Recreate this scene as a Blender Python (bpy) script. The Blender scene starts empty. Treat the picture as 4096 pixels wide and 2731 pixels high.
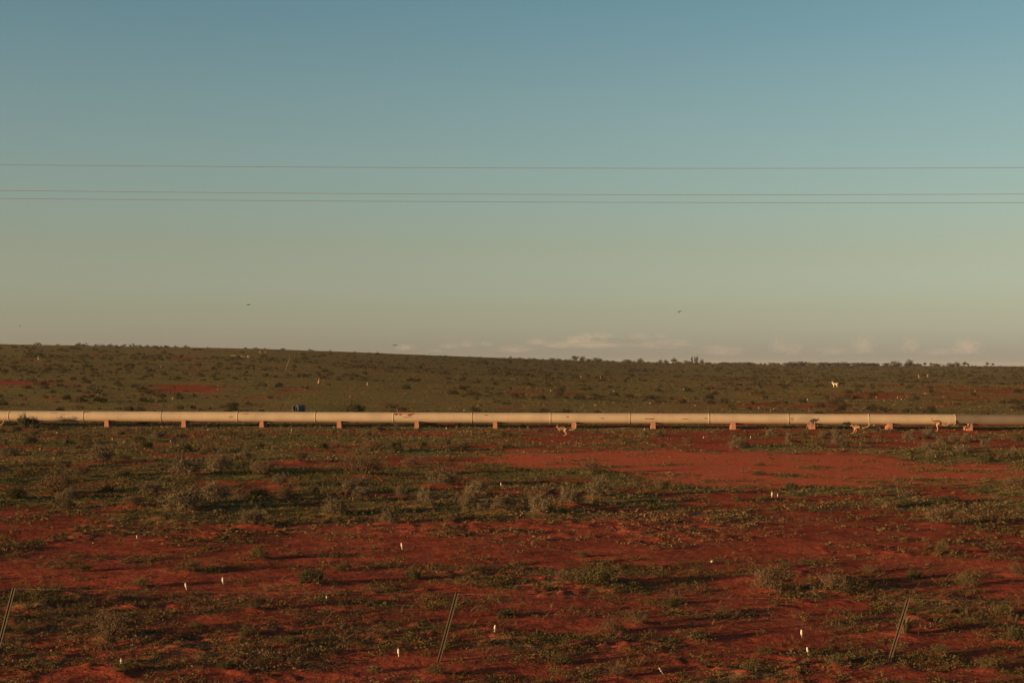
import bpy, math, random
import numpy as np
from mathutils import Vector, Matrix

# ------------------------------------------------------------------ camera, sky, sun, exposure
sc = bpy.context.scene
col = sc.collection
W0, H0, F = 4096.0, 2731.0, 5700.0           # photograph size and focal length in its pixels
CAMH = 4.4                                   # the camera looks out of a train on a low bank
PITCH = math.atan(95.5 / F)
ROLL = math.radians(0.126)
_r0 = Vector((1, 0, 0)); _f = Vector((0, math.cos(PITCH), math.sin(PITCH))); _u0 = Vector((0, -math.sin(PITCH), math.cos(PITCH)))
CR = _r0 * math.cos(ROLL) + _u0 * math.sin(ROLL)
CU = _u0 * math.cos(ROLL) - _r0 * math.sin(ROLL)
CF = _f
cam_d = bpy.data.cameras.new('camera')
cam_d.sensor_width = 36.0; cam_d.lens = 36.0 * F / W0
cam_d.clip_start = 0.1; cam_d.clip_end = 200000.0
cam = bpy.data.objects.new('camera', cam_d); col.objects.link(cam)
M = Matrix((CR, CU, -CF)).transposed().to_4x4(); M.translation = Vector((0, 0, CAMH))
cam.matrix_world = M
sc.camera = cam

SUN_EL = math.radians(6.0)
SUN_AZ = math.radians(27)                    # light travels towards +X, swung 27 degrees towards +Y
TRAVEL = Vector((math.cos(SUN_AZ) * math.cos(SUN_EL), math.sin(SUN_AZ) * math.cos(SUN_EL), -math.sin(SUN_EL)))
sun_d = bpy.data.lights.new('sun', 'SUN'); sun_d.energy = 5.0; sun_d.angle = math.radians(0.6)
sun_d.color = (1.0, 0.60, 0.30)
sun = bpy.data.objects.new('sun', sun_d); col.objects.link(sun)
sun.rotation_euler = TRAVEL.to_track_quat('-Z', 'Y').to_euler()
sun.location = (-40, -30, 40)

world = bpy.data.worlds.new('World'); sc.world = world; world.use_nodes = True
wn = world.node_tree.nodes; wl = world.node_tree.links
wn.clear()
w_out = wn.new('ShaderNodeOutputWorld'); w_bg = wn.new('ShaderNodeBackground'); w_sky = wn.new('ShaderNodeTexSky')
w_sky.sky_type = 'NISHITA'; w_sky.sun_disc = False
w_sky.sun_elevation = SUN_EL + math.radians(2.5)
sdir = -TRAVEL
w_sky.sun_rotation = math.atan2(sdir.x, sdir.y)
w_sky.altitude = 100; w_sky.air_density = 1.0; w_sky.dust_density = 1.3; w_sky.ozone_density = 1.0
w_bg.inputs['Strength'].default_value = 0.0535
# the evening air: a dusty pink-grey band along the horizon and a teal zenith, by elevation
w_tc = wn.new('ShaderNodeTexCoord'); w_sep = wn.new('ShaderNodeSeparateXYZ'); w_mr = wn.new('ShaderNodeMapRange'); w_rp = wn.new('ShaderNodeValToRGB'); w_mx = wn.new('ShaderNodeMix')
w_mx.data_type = 'RGBA'; w_mx.blend_type = 'MULTIPLY'; w_mx.inputs[0].default_value = 1.0
w_mr.inputs[2].default_value = 1.0
SKY_AIR = [(0.0028, (1.07, 1.18, 1.9)), (0.0142, (0.97, 1.08, 1.68)), (0.037, (0.83, 0.90, 1.17)), (0.0806, (0.83, 0.81, 0.82)), (0.1323, (0.83, 0.88, 0.84)),
           (0.183, (0.80, 0.90, 0.85)), (0.2467, (0.68, 0.88, 0.86)), (0.40, (0.52, 0.70, 0.75)), (1.0, (0.40, 0.52, 0.60))]
while len(w_rp.color_ramp.elements) < len(SKY_AIR): w_rp.color_ramp.elements.new(0.5)
for e_, (p_, c_) in zip(w_rp.color_ramp.elements, SKY_AIR): e_.position = p_; e_.color = (*c_, 1)
wl.new(w_tc.outputs['Generated'], w_sep.inputs[0]); wl.new(w_sep.outputs[2], w_mr.inputs[0]); wl.new(w_mr.outputs[0], w_rp.inputs[0])
wl.new(w_sky.outputs[0], w_mx.inputs[6]); wl.new(w_rp.outputs[0], w_mx.inputs[7])
wl.new(w_mx.outputs[2], w_bg.inputs[0]); wl.new(w_bg.outputs[0], w_out.inputs[0])

sc.view_settings.view_transform = 'Standard'; sc.view_settings.look = 'None'
sc.view_settings.exposure = 1.32; sc.view_settings.gamma = 1.0
sc.render.engine = 'CYCLES'
sc.cycles.max_bounces = 5; sc.cycles.diffuse_bounces = 2; sc.cycles.glossy_bounces = 2
sc.cycles.transmission_bounces = 2; sc.cycles.transparent_max_bounces = 4; sc.cycles.volume_bounces = 0
sc.cycles.use_denoising = True

rng = np.random.default_rng(7)
random.seed(7)

# ------------------------------------------------------------------ small helpers
def ray(px, py):
    d = CR * ((px - W0 / 2) / F) - CU * ((py - H0 / 2) / F) + CF
    return d
def pt(px, py, Y):
    d = ray(px, py)
    return Vector((0, 0, CAMH)) + d * (Y / d.y)
def project(X, Y, Z):
    vx, vy, vz = X, Y, Z - CAMH
    a = vx * CR.x + vy * CR.y + vz * CR.z
    b = vx * CU.x + vy * CU.y + vz * CU.z
    c = vx * CF.x + vy * CF.y + vz * CF.z
    return W0 / 2 + F * a / c, H0 / 2 - F * b / c

def _hash(ix, iy, seed):
    h = (ix.astype(np.int64) * 374761393 + iy.astype(np.int64) * 668265263 + seed * 974634211) & 0xffffffff
    h = ((h ^ (h >> 13)) * 1274126177) & 0xffffffff
    h = (h ^ (h >> 16)) & 0xffffffff
    return h / 4294967295.0
def vnoise(x, y, seed=0):
    x = np.asarray(x, float); y = np.asarray(y, float)
    ix = np.floor(x); iy = np.floor(y); fx = x - ix; fy = y - iy
    fx = fx * fx * fx * (fx * (fx * 6 - 15) + 10); fy = fy * fy * fy * (fy * (fy * 6 - 15) + 10)
    a = _hash(ix, iy, seed); b = _hash(ix + 1, iy, seed); c = _hash(ix, iy + 1, seed); d = _hash(ix + 1, iy + 1, seed)
    return (a * (1 - fx) + b * fx) * (1 - fy) + (c * (1 - fx) + d * fx) * fy
def fbm(x, y, seed=0, oct=4):
    x = np.asarray(x, float); y = np.asarray(y, float)
    s = 0; amp = 1; tot = 0
    for i in range(oct):
        s = s + amp * vnoise(x * 2 ** i + 17.3 * i, y * 2 ** i - 9.1 * i, seed + i); tot += amp; amp *= 0.55
    return s / tot
def sstep(a, b, x):
    t = np.clip((np.asarray(x, float) - a) / (b - a), 0, 1)
    return t * t * (3 - 2 * t)

# skyline: pixels above the true horizon, and the distance of the ridge that makes it
E_X = [-3000, 0, 550, 1000, 1741, 2264, 2786, 3483, 4096, 9000]
E_V = [84, 82.5, 69.5, 67, 39, 19.5, 5.5, 1.0, 0.2, 0.0]
D_X = [-3000, 0, 1700, 2300, 2900, 4096, 9000]
D_V = [450, 460, 560, 740, 1000, 1150, 1150]
_U = np.arange(-6000.0, 12000.0, 20.0)
_k = np.exp(-0.5 * (np.arange(-40, 41) * 20.0 / 230.0) ** 2); _k /= _k.sum()
_pad = lambda a: np.convolve(np.pad(a, 40, mode='edge'), _k, mode='valid')
E_S = _pad(np.interp(_U, E_X, E_V)); D_S = _pad(np.interp(_U, D_X, D_V))
def base_h(X, Y):
    X = np.asarray(X, float); Y = np.asarray(Y, float)
    u = W0 / 2 + F * X / np.maximum(Y, 1.0)
    e = np.interp(u, _U, E_S); D = np.interp(u, _U, D_S)
    Hh = CAMH + D * e / F
    t = np.clip((Y - 122) / (D - 122), 0, 1)
    return Hh * t ** 1.22
MOUNDS = []
def patch(X, Y):
    return fbm(np.asarray(X) / 4.6, np.asarray(Y) / 4.2, 61, 3)
def relief(X, Y):
    X = np.asarray(X, float); Y = np.asarray(Y, float)
    r = 0.16 * (fbm(X / 7.0, Y / 6.0, 11, 2) - 0.5)
    f1 = 1 - sstep(60, 120, Y); f2 = 1 - sstep(34, 60, Y)
    r = r + 0.070 * (fbm(X / 1.9, Y / 1.5, 21, 3) - 0.5) * (0.35 + 0.65 * f1) * (1 - sstep(140, 260, Y))
    r = r + 0.032 * (fbm(X / 0.62, Y / 0.5, 31, 2) - 0.5) * f2 * (0.3 + 0.8 * sstep(0.42, 0.60, patch(X, Y)))
    f3 = 1 - sstep(38, 55, Y); f4 = 1 - sstep(70, 120, Y)
    c1 = np.maximum(0, fbm(X / 0.34, Y / 0.30, 41, 2) - 0.56); c2 = np.maximum(0, fbm(X / 1.1, Y / 0.9, 43, 3) - 0.55)
    rough = 0.22 + 0.95 * sstep(0.42, 0.60, patch(X, Y))
    r = r + (0.12 * c1 * f3 + 0.09 * c2 * f4) * rough
    return r * (1 - 0.80 * bare(X, Y))
def bare(X, Y):
    """1 where the big smooth red claypan lies"""
    u, v = project(X, Y, 0 * X)
    top = np.interp(u, [1800, 2050, 2600, 3100, 3600, 3900, 4100, 4600], [1822, 1806, 1800, 1808, 1828, 1856, 1872, 1930])
    bot = np.interp(u, [1800, 2050, 2450, 2700, 3300, 3800, 4100, 4600], [1835, 1862, 1885, 1930, 1950, 1948, 1925, 1935])
    jit = 46 * (fbm(np.asarray(X) / 2.4, np.asarray(Y) / 4.0, 91, 4) - 0.5)
    top = top + jit; bot = bot + 0.8 * jit; w = 7.0
    return sstep(-w, w, v - top) * sstep(-w, w, bot - v) * sstep(1820, 2060, u)
def gz(X, Y):
    X = np.asarray(X, float); Y = np.asarray(Y, float)
    z = base_h(X, Y) + relief(X, Y)
    for mx, my, a, s in MOUNDS:
        z = z + a * np.exp(-((X - mx) ** 2 + (Y - my) ** 2) / (s * s))
    return z
def ground_at(px, py):
    """world point where the pixel's ray meets the smooth ground"""
    d = ray(px, py)
    Y = np.concatenate([np.arange(12, 140, 0.2), np.arange(140, 1400, 1.0)])
    X = d.x / d.y * Y; Z = CAMH + d.z / d.y * Y
    k = np.nonzero(Z <= base_h(X, Y))[0]
    i = k[0] if len(k) else int(np.argmin(Z - base_h(X, Y)))
    y = Y[i]
    return float(X[i]), float(y)

def veg(X, Y):
    """how much green cover the ground carries (0..1), laid out in the world"""
    X = np.asarray(X, float); Y = np.asarray(Y, float)
    u, v = project(X, Y, base_h(X, Y))
    near = np.interp(u, [0, 1400, 2200, 3000, 4096], [0.56, 0.56, 0.48, 0.48, 0.55])
    mid = np.interp(u, [0, 1500, 2100, 2600, 4096], [0.92, 0.88, 0.70, 0.66, 0.72])
    V = np.where(v > 2075, near, mid)
    t = sstep(2000, 2130, v); V = mid * (1 - t) + near * t
    red = sstep(1900, 2300, u) * sstep(2075, 2110, v) * (1 - sstep(2210, 2290, v))
    V = V * (1 - 0.62 * red)
    redl = sstep(300, 600, u) * (1 - sstep(2300, 2600, u)) * sstep(2080, 2110, v) * (1 - sstep(2170, 2230, v))
    V = V * (1 - 0.45 * redl)
    pz = np.interp(patch(X, Y), [0.36, 0.46, 0.54, 0.66], [0.22, 0.75, 1.25, 1.7])
    kz = sstep(1700, 1760, v) * (0.35 + 0.65 * sstep(1980, 2080, v))
    V = V * (1 - kz + kz * pz)
    far = sstep(1690, 1630, v)
    V = V * (1 - far) + 0.975 * far
    strip = sstep(1712, 1730, v) * (1 - sstep(1775, 1800, v)) * sstep(1900, 2300, u)
    V = V * (1 - 0.5 * strip)
    for (a, b, c, d, k) in [(590, 905, 1545, 1570, .62), (-50, 340, 1522, 1536, .55), (2000, 2160, 1558, 1572, .6), (2225, 2340, 1563, 1578, .6),
                            (3300, 3840, 1570, 1594, .66), (3800, 4300, 1556, 1574, .7), (3850, 4300, 1588, 1606, .7), (3680, 3850, 1546, 1560, .5),
                            (2560, 2900, 1640, 1660, .6), (700, 800, 1428, 1436, .5), (900, 1150, 1560, 1575, .3), (3000, 3400, 1600, 1640, .3)]:
        wx = (b - a) * .25; wy = (d - c) * .55
        m = sstep(a - wx, a + wx, u) * sstep(b + wx, b - wx, u) * sstep(c - wy, c + wy, v) * sstep(d + wy, d - wy, v)
        V = V * (1 - k * m)
    V = V * (1 - 0.93 * bare(X, Y))
    return np.clip(V, 0.004, 0.99)
def veg_p(X, Y, seed=51):
    X = np.asarray(X, float); Y = np.asarray(Y, float)
    V = veg(X, Y)
    sc_ = np.interp(Y, [15, 60, 130, 500], [1.0, 1.6, 4.0, 9.0])
    n = np.where(Y < 40, fbm(X / 0.9, Y / 0.7, seed, 4), np.where(Y < 110, fbm(X / 2.2, Y / 2.2, seed, 3), fbm(X / 7.0, Y / 7.0, seed, 3)))
    return 1 / (1 + np.exp(-((n - 0.5) / 0.085 + np.log(V / (1 - V)))))

# ------------------------------------------------------------------ materials
def mat(name):
    m = bpy.data.materials.new(name); m.use_nodes = True
    nt = m.node_tree; b = nt.nodes['Principled BSDF']
    b.inputs['Roughness'].default_value = 0.9
    b.inputs['Specular IOR Level'].default_value = 0.15
    return m, nt, b
def nd(nt, t, **kw):
    n = nt.nodes.new(t)
    for k, v in kw.items(): setattr(n, k, v)
    return n
def math_n(nt, op, a, b=None, clamp=False):
    n = nd(nt, 'ShaderNodeMath', operation=op); n.use_clamp = clamp
    for i, x in enumerate((a, b)):
        if x is None: continue
        if isinstance(x, (int, float)): n.inputs[i].default_value = x
        else: nt.links.new(x, n.inputs[i])
    return n.outputs[0]
def noise_n(nt, scale, vec=None, detail=4, rough=0.55):
    n = nd(nt, 'ShaderNodeTexNoise'); n.inputs['Scale'].default_value = scale; n.inputs['Detail'].default_value = detail
    n.inputs['Roughness'].default_value = rough
    if vec is not None: nt.links.new(vec, n.inputs['Vector'])
    return n.outputs['Fac']
def ramp_n(nt, fac, stops):
    r = nd(nt, 'ShaderNodeValToRGB')
    e = r.color_ramp.elements
    while len(e) < len(stops): e.new(0.5)
    for i, (p, c) in enumerate(stops):
        e[i].position = p; e[i].color = (*c, 1) if len(c) == 3 else c
    nt.links.new(fac, r.inputs[0])
    return r.outputs[0]
def mix_n(nt, fac, a, b, mode='MIX'):
    m = nd(nt, 'ShaderNodeMix', data_type='RGBA', blend_type=mode)
    for s, x in ((m.inputs[0], fac), (m.inputs[6], a), (m.inputs[7], b)):
        if isinstance(x, (int, float)): s.default_value = x
        elif isinstance(x, tuple): s.default_value = (*x, 1)
        else: nt.links.new(x, s)
    return m.outputs[2]
def mapr(nt, x, a, b, c=0.0, d=1.0):
    n = nd(nt, 'ShaderNodeMapRange'); n.interpolation_type = 'SMOOTHSTEP'
    nt.links.new(x, n.inputs[0])
    for i, v in enumerate((a, b, c, d)): n.inputs[i + 1].default_value = v
    return n.outputs[0]
def coord(nt, kind='Object'):
    return nd(nt, 'ShaderNodeTexCoord').outputs[kind]

def simple(name, colr, rough=0.9, var=0.25, scale=8.0, bump=0.0, metallic=0.0):
    m, nt, b = mat(name)
    v = coord(nt)
    n = noise_n(nt, scale, v, 5)
    dark = tuple(c * (1 - var) for c in colr); lite = tuple(min(1, c * (1 + var)) for c in colr)
    nt.links.new(ramp_n(nt, n, [(0.3, dark), (0.7, lite)]), b.inputs['Base Color'])
    b.inputs['Roughness'].default_value = rough; b.inputs['Metallic'].default_value = metallic
    if bump:
        bp = nd(nt, 'ShaderNodeBump'); bp.inputs['Strength'].default_value = bump; bp.inputs['Distance'].default_value = 0.02
        nt.links.new(noise_n(nt, scale * 5, v, 4), bp.inputs['Height']); nt.links.new(bp.outputs[0], b.inputs['Normal'])
    return m
def leafy(name, cols, attr=None, trans=0.1, per_leaf=True):
    """foliage: each leaf takes its own tone from the list (Random Per Island), each plant shifts it"""
    m, nt, b = mat(name)
    nt.nodes.remove(b)
    g = nd(nt, 'ShaderNodeNewGeometry')
    oi = nd(nt, 'ShaderNodeObjectInfo')
    if attr:
        a = nd(nt, 'ShaderNodeAttribute'); a.attribute_name = attr
        f = math_n(nt, 'ADD', math_n(nt, 'MULTIPLY', a.outputs['Fac'], 0.72), math_n(nt, 'MULTIPLY', g.outputs['Random Per Island'], 0.28))
    else:
        f = math_n(nt, 'ADD', math_n(nt, 'MULTIPLY', oi.outputs['Random'], 0.5), math_n(nt, 'MULTIPLY', g.outputs['Random Per Island'], 0.5))
    c = ramp_n(nt, f, [(i / max(1, len(cols) - 1), k) for i, k in enumerate(cols)])
    d = nd(nt, 'ShaderNodeBsdfDiffuse'); t = nd(nt, 'ShaderNodeBsdfTranslucent'); mx = nd(nt, 'ShaderNodeMixShader')
    nt.links.new(c, d.inputs[0]); nt.links.new(c, t.inputs[0]); mx.inputs[0].default_value = trans
    nt.links.new(d.outputs[0], mx.inputs[1]); nt.links.new(t.outputs[0], mx.inputs[2])
    nt.links.new(mx.outputs[0], nt.nodes['Material Output'].inputs[0])
    return m

def ground_material():
    m, nt, b = mat('red_earth')
    v = coord(nt, 'Object')
    at = nd(nt, 'ShaderNodeAttribute'); at.attribute_name = 'cover'; cover = at.outputs['Fac']
    ab = nd(nt, 'ShaderNodeAttribute'); ab.attribute_name = 'claypan'; pan = ab.outputs['Fac']
    n1 = noise_n(nt, 0.35, v, 5); n2 = noise_n(nt, 3.0, v, 6, 0.6); n3 = noise_n(nt, 22.0, v, 4, 0.6)
    soil = ramp_n(nt, n1, [(0.25, (0.200, 0.043, 0.024)), (0.5, (0.265, 0.060, 0.033)), (0.75, (0.330, 0.085, 0.046))])
    soil = mix_n(nt, mapr(nt, n2, 0.35, 0.7), soil, mix_n(nt, 0.7, soil, (0.15, 0.036, 0.020)))
    soil = mix_n(nt, math_n(nt, 'MULTIPLY', pan, 0.6), soil, (0.47, 0.120, 0.058))
    soil = mix_n(nt, mapr(nt, n3, 0.62, 0.74, 0, 0.4), soil, (0.50, 0.14, 0.06))
    soil = mix_n(nt, mapr(nt, noise_n(nt, 55.0, v, 3), 0.60, 0.70, 0, 0.6), soil, (0.10, 0.034, 0.020))
    soil = mix_n(nt, mapr(nt, noise_n(nt, 1.1, v, 6, 0.65), 0.50, 0.72, 0, 0.55), soil, (0.20, 0.060, 0.030))
    grass = ramp_n(nt, n2, [(0.25, (0.120, 0.090, 0.036)), (0.5, (0.162, 0.128, 0.048)), (0.75, (0.205, 0.148, 0.064))])
    grass = mix_n(nt, mapr(nt, noise_n(nt, 0.09, v, 4), 0.42, 0.62), grass, (0.130, 0.126, 0.044))
    # the cover breaks up over the soil in fine clumps
    k = math_n(nt, 'ADD', cover, math_n(nt, 'MULTIPLY', math_n(nt, 'SUBTRACT', n2, 0.5), 1.1))
    k = math_n(nt, 'ADD', k, math_n(nt, 'MULTIPLY', math_n(nt, 'SUBTRACT', n3, 0.5), 0.5))
    nt.links.new(mix_n(nt, mapr(nt, k, 0.35, 0.75, 0, 0.92), soil, grass), b.inputs['Base Color'])
    b.inputs['Roughness'].default_value = 1.0
    b.inputs['Specular IOR Level'].default_value = 0.0
    bp = nd(nt, 'ShaderNodeBump'); bp.inputs['Strength'].default_value = 0.9; bp.inputs['Distance'].default_value = 0.05
    h = math_n(nt, 'ADD', math_n(nt, 'MULTIPLY', noise_n(nt, 5.0, v, 5, 0.65), 1.0), math_n(nt, 'MULTIPLY', n3, 0.3))
    nt.links.new(h, bp.inputs['Height']); nt.links.new(bp.outputs[0], b.inputs['Normal'])
    return m
MAT_GROUND = ground_material()

# ------------------------------------------------------------------ object plumbing
def tag(o, label=None, cat=None, group=None, kind=None):
    if label: o['label'] = label
    if cat: o['category'] = cat
    if group: o['group'] = group
    if kind: o['kind'] = kind
    return o
def empty(name, loc, rz=0.0):
    o = bpy.data.objects.new(name, None); col.objects.link(o)
    o.location = loc; o.rotation_euler = (0, 0, rz); o.empty_display_size = 0.2
    return o
def mesh_np(name, V, faces_flat, loop_tot, mats, smooth=False, attrs=None):
    me = bpy.data.meshes.new(name)
    nv = len(V); nl = len(faces_flat); nf = len(loop_tot)
    me.vertices.add(nv); me.vertices.foreach_set('co', np.asarray(V, np.float32).ravel())
    me.loops.add(nl); me.loops.foreach_set('vertex_index', np.asarray(faces_flat, np.int32))
    me.polygons.add(nf)
    ls = np.concatenate([[0], np.cumsum(loop_tot)[:-1]]) if nf else np.zeros(0)
    me.polygons.foreach_set('loop_start', ls.astype(np.int32))
    me.polygons.foreach_set('loop_total', np.asarray(loop_tot, np.int32))
    me.polygons.foreach_set('use_smooth', np.full(nf, bool(smooth)))
    for k, a in (attrs or {}).items():
        at = me.attributes.new(k, 'FLOAT', 'POINT'); at.data.foreach_set('value', np.asarray(a, np.float32))
    me.update(calc_edges=True)
    for m in (mats if isinstance(mats, (list, tuple)) else [mats]): me.materials.append(m)
    return me
def link(name, me, parent=None, loc=(0, 0, 0), rot=(0, 0, 0), scale=(1, 1, 1)):
    o = bpy.data.objects.new(name, me); col.objects.link(o)
    o.location = loc; o.rotation_euler = rot; o.scale = scale
    if parent is not None: o.parent = parent
    return o
class MB:
    def __init__(s): s.v = []; s.f = []
    def add(s, V, Fc):
        k = len(s.v); s.v += [tuple(p) for p in V]; s.f += [tuple(i + k for i in q) for q in Fc]
    def box(s, c, d, rot=None):
        P = [Vector((x * d[0] / 2, y * d[1] / 2, z * d[2] / 2)) for x in (-1, 1) for y in (-1, 1) for z in (-1, 1)]
        if rot is not None: P = [rot @ p for p in P]
        s.add([p + Vector(c) for p in P], [(0, 1, 3, 2), (4, 6, 7, 5), (0, 4, 5, 1), (2, 3, 7, 6), (0, 2, 6, 4), (1, 5, 7, 3)])
    def tube(s, P, R, n=8, lat=1.0, round_ends=True, up=None):
        """swept tube through points P with radii R (a radius may be a pair: sideways, upwards)"""
        P = [Vector(p) for p in P]; m = len(P); rings = []
        for i in range(m):
            t = (P[min(i + 1, m - 1)] - P[max(i - 1, 0)]).normalized()
            ref = Vector(up) if up is not None else (Vector((0, 1, 0)) if abs(t.y) < 0.9 else Vector((0, 0, 1)))
            a = (ref - t * ref.dot(t)).normalized(); b = t.cross(a)
            r = R[i]; ra, rb = (r[0], r[1]) if isinstance(r, tuple) else (r * lat, r)
            rings.append([P[i] + a * (ra * math.cos(2 * math.pi * j / n)) + b * (rb * math.sin(2 * math.pi * j / n)) for j in range(n)])
        V = [p for r in rings for p in r]; Fc = []
        for i in range(m - 1):
            for j in range(n):
                Fc.append((i * n + j, i * n + (j + 1) % n, (i + 1) * n + (j + 1) % n, (i + 1) * n + j))
        k = len(V); V += [P[0], P[-1]]
        for j in range(n):
            Fc.append((k, (j + 1) % n, j)); Fc.append((k + 1, (m - 1) * n + j, (m - 1) * n + (j + 1) % n))
        s.add(V, Fc)
    def lathe(s, prof, n=12, axis=None, caps=True):
        V = []; Fc = []
        for r, z in prof:
            for j in range(n): V.append((r * math.cos(2 * math.pi * j / n), r * math.sin(2 * math.pi * j / n), z))
        for i in range(len(prof) - 1):
            for j in range(n): Fc.append((i * n + j, i * n + (j + 1) % n, (i + 1) * n + (j + 1) % n, (i + 1) * n + j))
        if caps and prof[0][0] > 0.0: Fc.append(tuple(reversed(range(n))))
        if caps and prof[-1][0] > 0.0: Fc.append(tuple((len(prof) - 1) * n + j for j in range(n)))
        if axis is not None: V = [axis @ Vector(p) for p in V]
        s.add(V, Fc)
    def mesh(s, name, mats, smooth=True):
        me = bpy.data.meshes.new(name); me.from_pydata(s.v, [], s.f); me.update()
        for p in me.polygons: p.use_smooth = smooth
        for m in (mats if isinstance(mats, (list, tuple)) else [mats]): me.materials.append(m)
        return me
def sweep(P, R, sub=4):
    """Catmull-Rom resampling of a chain and its radii, with rounded ends"""
    P = [Vector(p) for p in P]; n = len(P); oP = []; oR = []
    for i in range(n - 1):
        p0, p1, p2, p3 = P[max(i - 1, 0)], P[i], P[i + 1], P[min(i + 2, n - 1)]
        for k in range(sub):
            t = k / sub
            q = 0.5 * ((2 * p1) + (p2 - p0) * t + (2 * p0 - 5 * p1 + 4 * p2 - p3) * t * t + (3 * p1 - p0 - 3 * p2 + p3) * t ** 3)
            oP.append(q); oR.append(R[i] * (1 - t) + R[i + 1] * t)
    oP.append(P[-1]); oR.append(R[-1])
    d0 = (oP[0] - oP[1]).normalized(); d1 = (oP[-1] - oP[-2]).normalized()
    oP = [oP[0] + d0 * oR[0] * 0.85, oP[0] + d0 * oR[0] * 0.6] + oP + [oP[-1] + d1 * oR[-1] * 0.6, oP[-1] + d1 * oR[-1] * 0.85]
    oR = [oR[0] * 0.35, oR[0] * 0.75] + oR + [oR[-1] * 0.75, oR[-1] * 0.35]
    return oP, oR

# ------------------------------------------------------------------ shrub list (placed first: they raise small mounds)
# pixel x, pixel y of the foot, width, height in the photograph, look: g grey, n green, d dark, b dry brown
LISTED = [
 (400,1856,120,80,'g'),(738,1809,85,40,'d'),(582,1797,70,42,'d'),(238,1975,170,92,'b'),(275,2038,65,42,'d'),(432,1969,70,34,'d'),
 (745,1906,150,85,'g'),(876,1894,120,80,'g'),(738,2044,220,88,'g'),(850,2018,150,90,'g'),(600,1994,110,62,'g'),(1007,2107,110,66,'g'),
 (1050,1906,120,62,'b'),(1145,2000,70,70,'b'),(175,2432,130,84,'n'),(438,2563,160,110,'b'),(1245,2350,120,70,'d'),(1026,2444,95,65,'b'),
 (1032,2244,100,55,'n'),(1575,1812,95,58,'d'),(1488,1806,110,48,'b'),(1456,1906,180,86,'b'),(1419,1975,150,72,'g'),(1444,2012,90,62,'g'),
 (1340,2062,140,66,'g'),(1775,1944,150,76,'g'),(1606,1994,80,46,'g'),(1700,2031,110,64,'g'),(1907,1994,125,64,'g'),(1866,2032,70,42,'g'),
 (1932,2050,70,42,'g'),(2013,2056,110,64,'g'),(1556,2100,95,62,'g'),(2170,2060,120,90,'g'),(2276,2025,115,74,'g'),(2100,1994,60,36,'n'),
 (2400,1994,125,78,'g'),(1806,2094,90,36,'b'),(2645,1956,70,50,'b'),(2363,1894,100,48,'b'),(1638,1856,70,30,'b'),(1650,2325,72,46,'d'),
 (2388,2350,180,84,'n'),(2257,2344,90,48,'b'),(2551,2507,130,62,'b'),(2451,2538,120,62,'b'),(1744,2695,95,46,'n'),
 (3034,1900,65,22,'n'),(3040,1862,60,15,'n'),(3700,1926,66,16,'n'),(3760,2102,135,80,'b'),(3472,1981,72,32,'n'),(3628,2019,110,34,'d'),
 (3790,2006,130,34,'d'),(4072,1969,130,66,'b'),(3910,1972,60,32,'n'),(3772,2225,62,58,'n'),(3084,2363,180,100,'b'),(3334,2375,140,84,'b'),
 (3659,2313,95,40,'d'),(3872,2350,92,60,'n'),(3615,2540,140,64,'s'),(4010,2457,90,50,'n'),
 (3154,1774,46,42,'g'),(3220,1752,44,40,'n'),(3339,1752,64,42,'g'),(3297,1752,50,36,'g'),(3380,1794,54,36,'d'),(2946,1792,84,40,'g'),
 (3273,1794,62,34,'n'),(3630,1758,64,36,'g'),(3720,1756,74,46,'g'),(3767,1776,60,36,'g'),(3862,1770,50,40,'g'),(3945,1788,60,44,'g'),
 (4070,1770,64,46,'d'),(4052,1833,74,40,'g'),(3731,1827,64,34,'g'),(3850,1827,40,32,'d'),(4000,1835,44,30,'d'),(3083,1740,50,34,'g'),
 (92,1709,74,60,'d'),(122,1708,66,50,'d'),(1418,1652,112,46,'d'),(3622,1653,38,26,'d'),(40,1822,90,46,'g'),(120,1775,70,40,'d'),(340,1790,80,36,'b'),
 (980,1840,70,40,'g'),(1200,1850,90,50,'b'),(1290,1800,60,34,'d'),(1690,1790,60,38,'d'),(1780,1776,50,34,'d'),(2020,1790,50,32,'n'),
 (2010,1745,50,30,'n'),(2500,1770,60,26,'n'),(2750,1775,50,26,'b'),(60,2000,90,52,'d'),(530,2030,90,46,'b'),(1250,1985,70,46,'d'),
 (960,2000,80,50,'b'),(330,1905,80,48,'b'),(90,1905,80,40,'b'),(1120,1950,80,44,'g'),(2560,1900,40,18,'n'),
 (3560,2030,70,40,'b'),(2950,2000,60,24,'n'),(3200,2000,60,22,'n'),(3050,2000,70,26,'n'),(2740,2060,60,22,'b'),
 (560,2350,90,46,'n'),(760,2300,110,48,'n'),(330,2290,90,40,'n'),(1000,2560,110,50,'n'),(1370,2290,90,40,'n'),(780,2520,80,36,'n'),
 (1150,2590,90,40,'n'),(2020,2470,90,36,'d'),(2700,2420,90,36,'n'),(3250,2260,70,32,'n'),(3480,2290,80,40,'b'),(3140,2270,50,28,'n'),
 (2800,2560,100,44,'n'),(3060,2620,90,44,'n'),(3340,2680,90,50,'n'),(3760,2620,90,44,'n'),(4060,2560,90,60,'d'),(3960,2690,100,56,'n'),
 (2250,2650,90,48,'n'),(2480,2700,110,54,'b'),(500,2700,110,50,'n'),(900,2690,90,40,'n'),(90,2550,90,46,'n'),(1500,2690,80,40,'n'),
 (2900,2460,80,40,'b'),(4070,2300,80,46,'b'),(3980,2240,60,36,'b'),(2620,2270,60,26,'b'),(2330,2230,60,26,'n'),(1900,2290,90,34,'n'),
]
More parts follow.
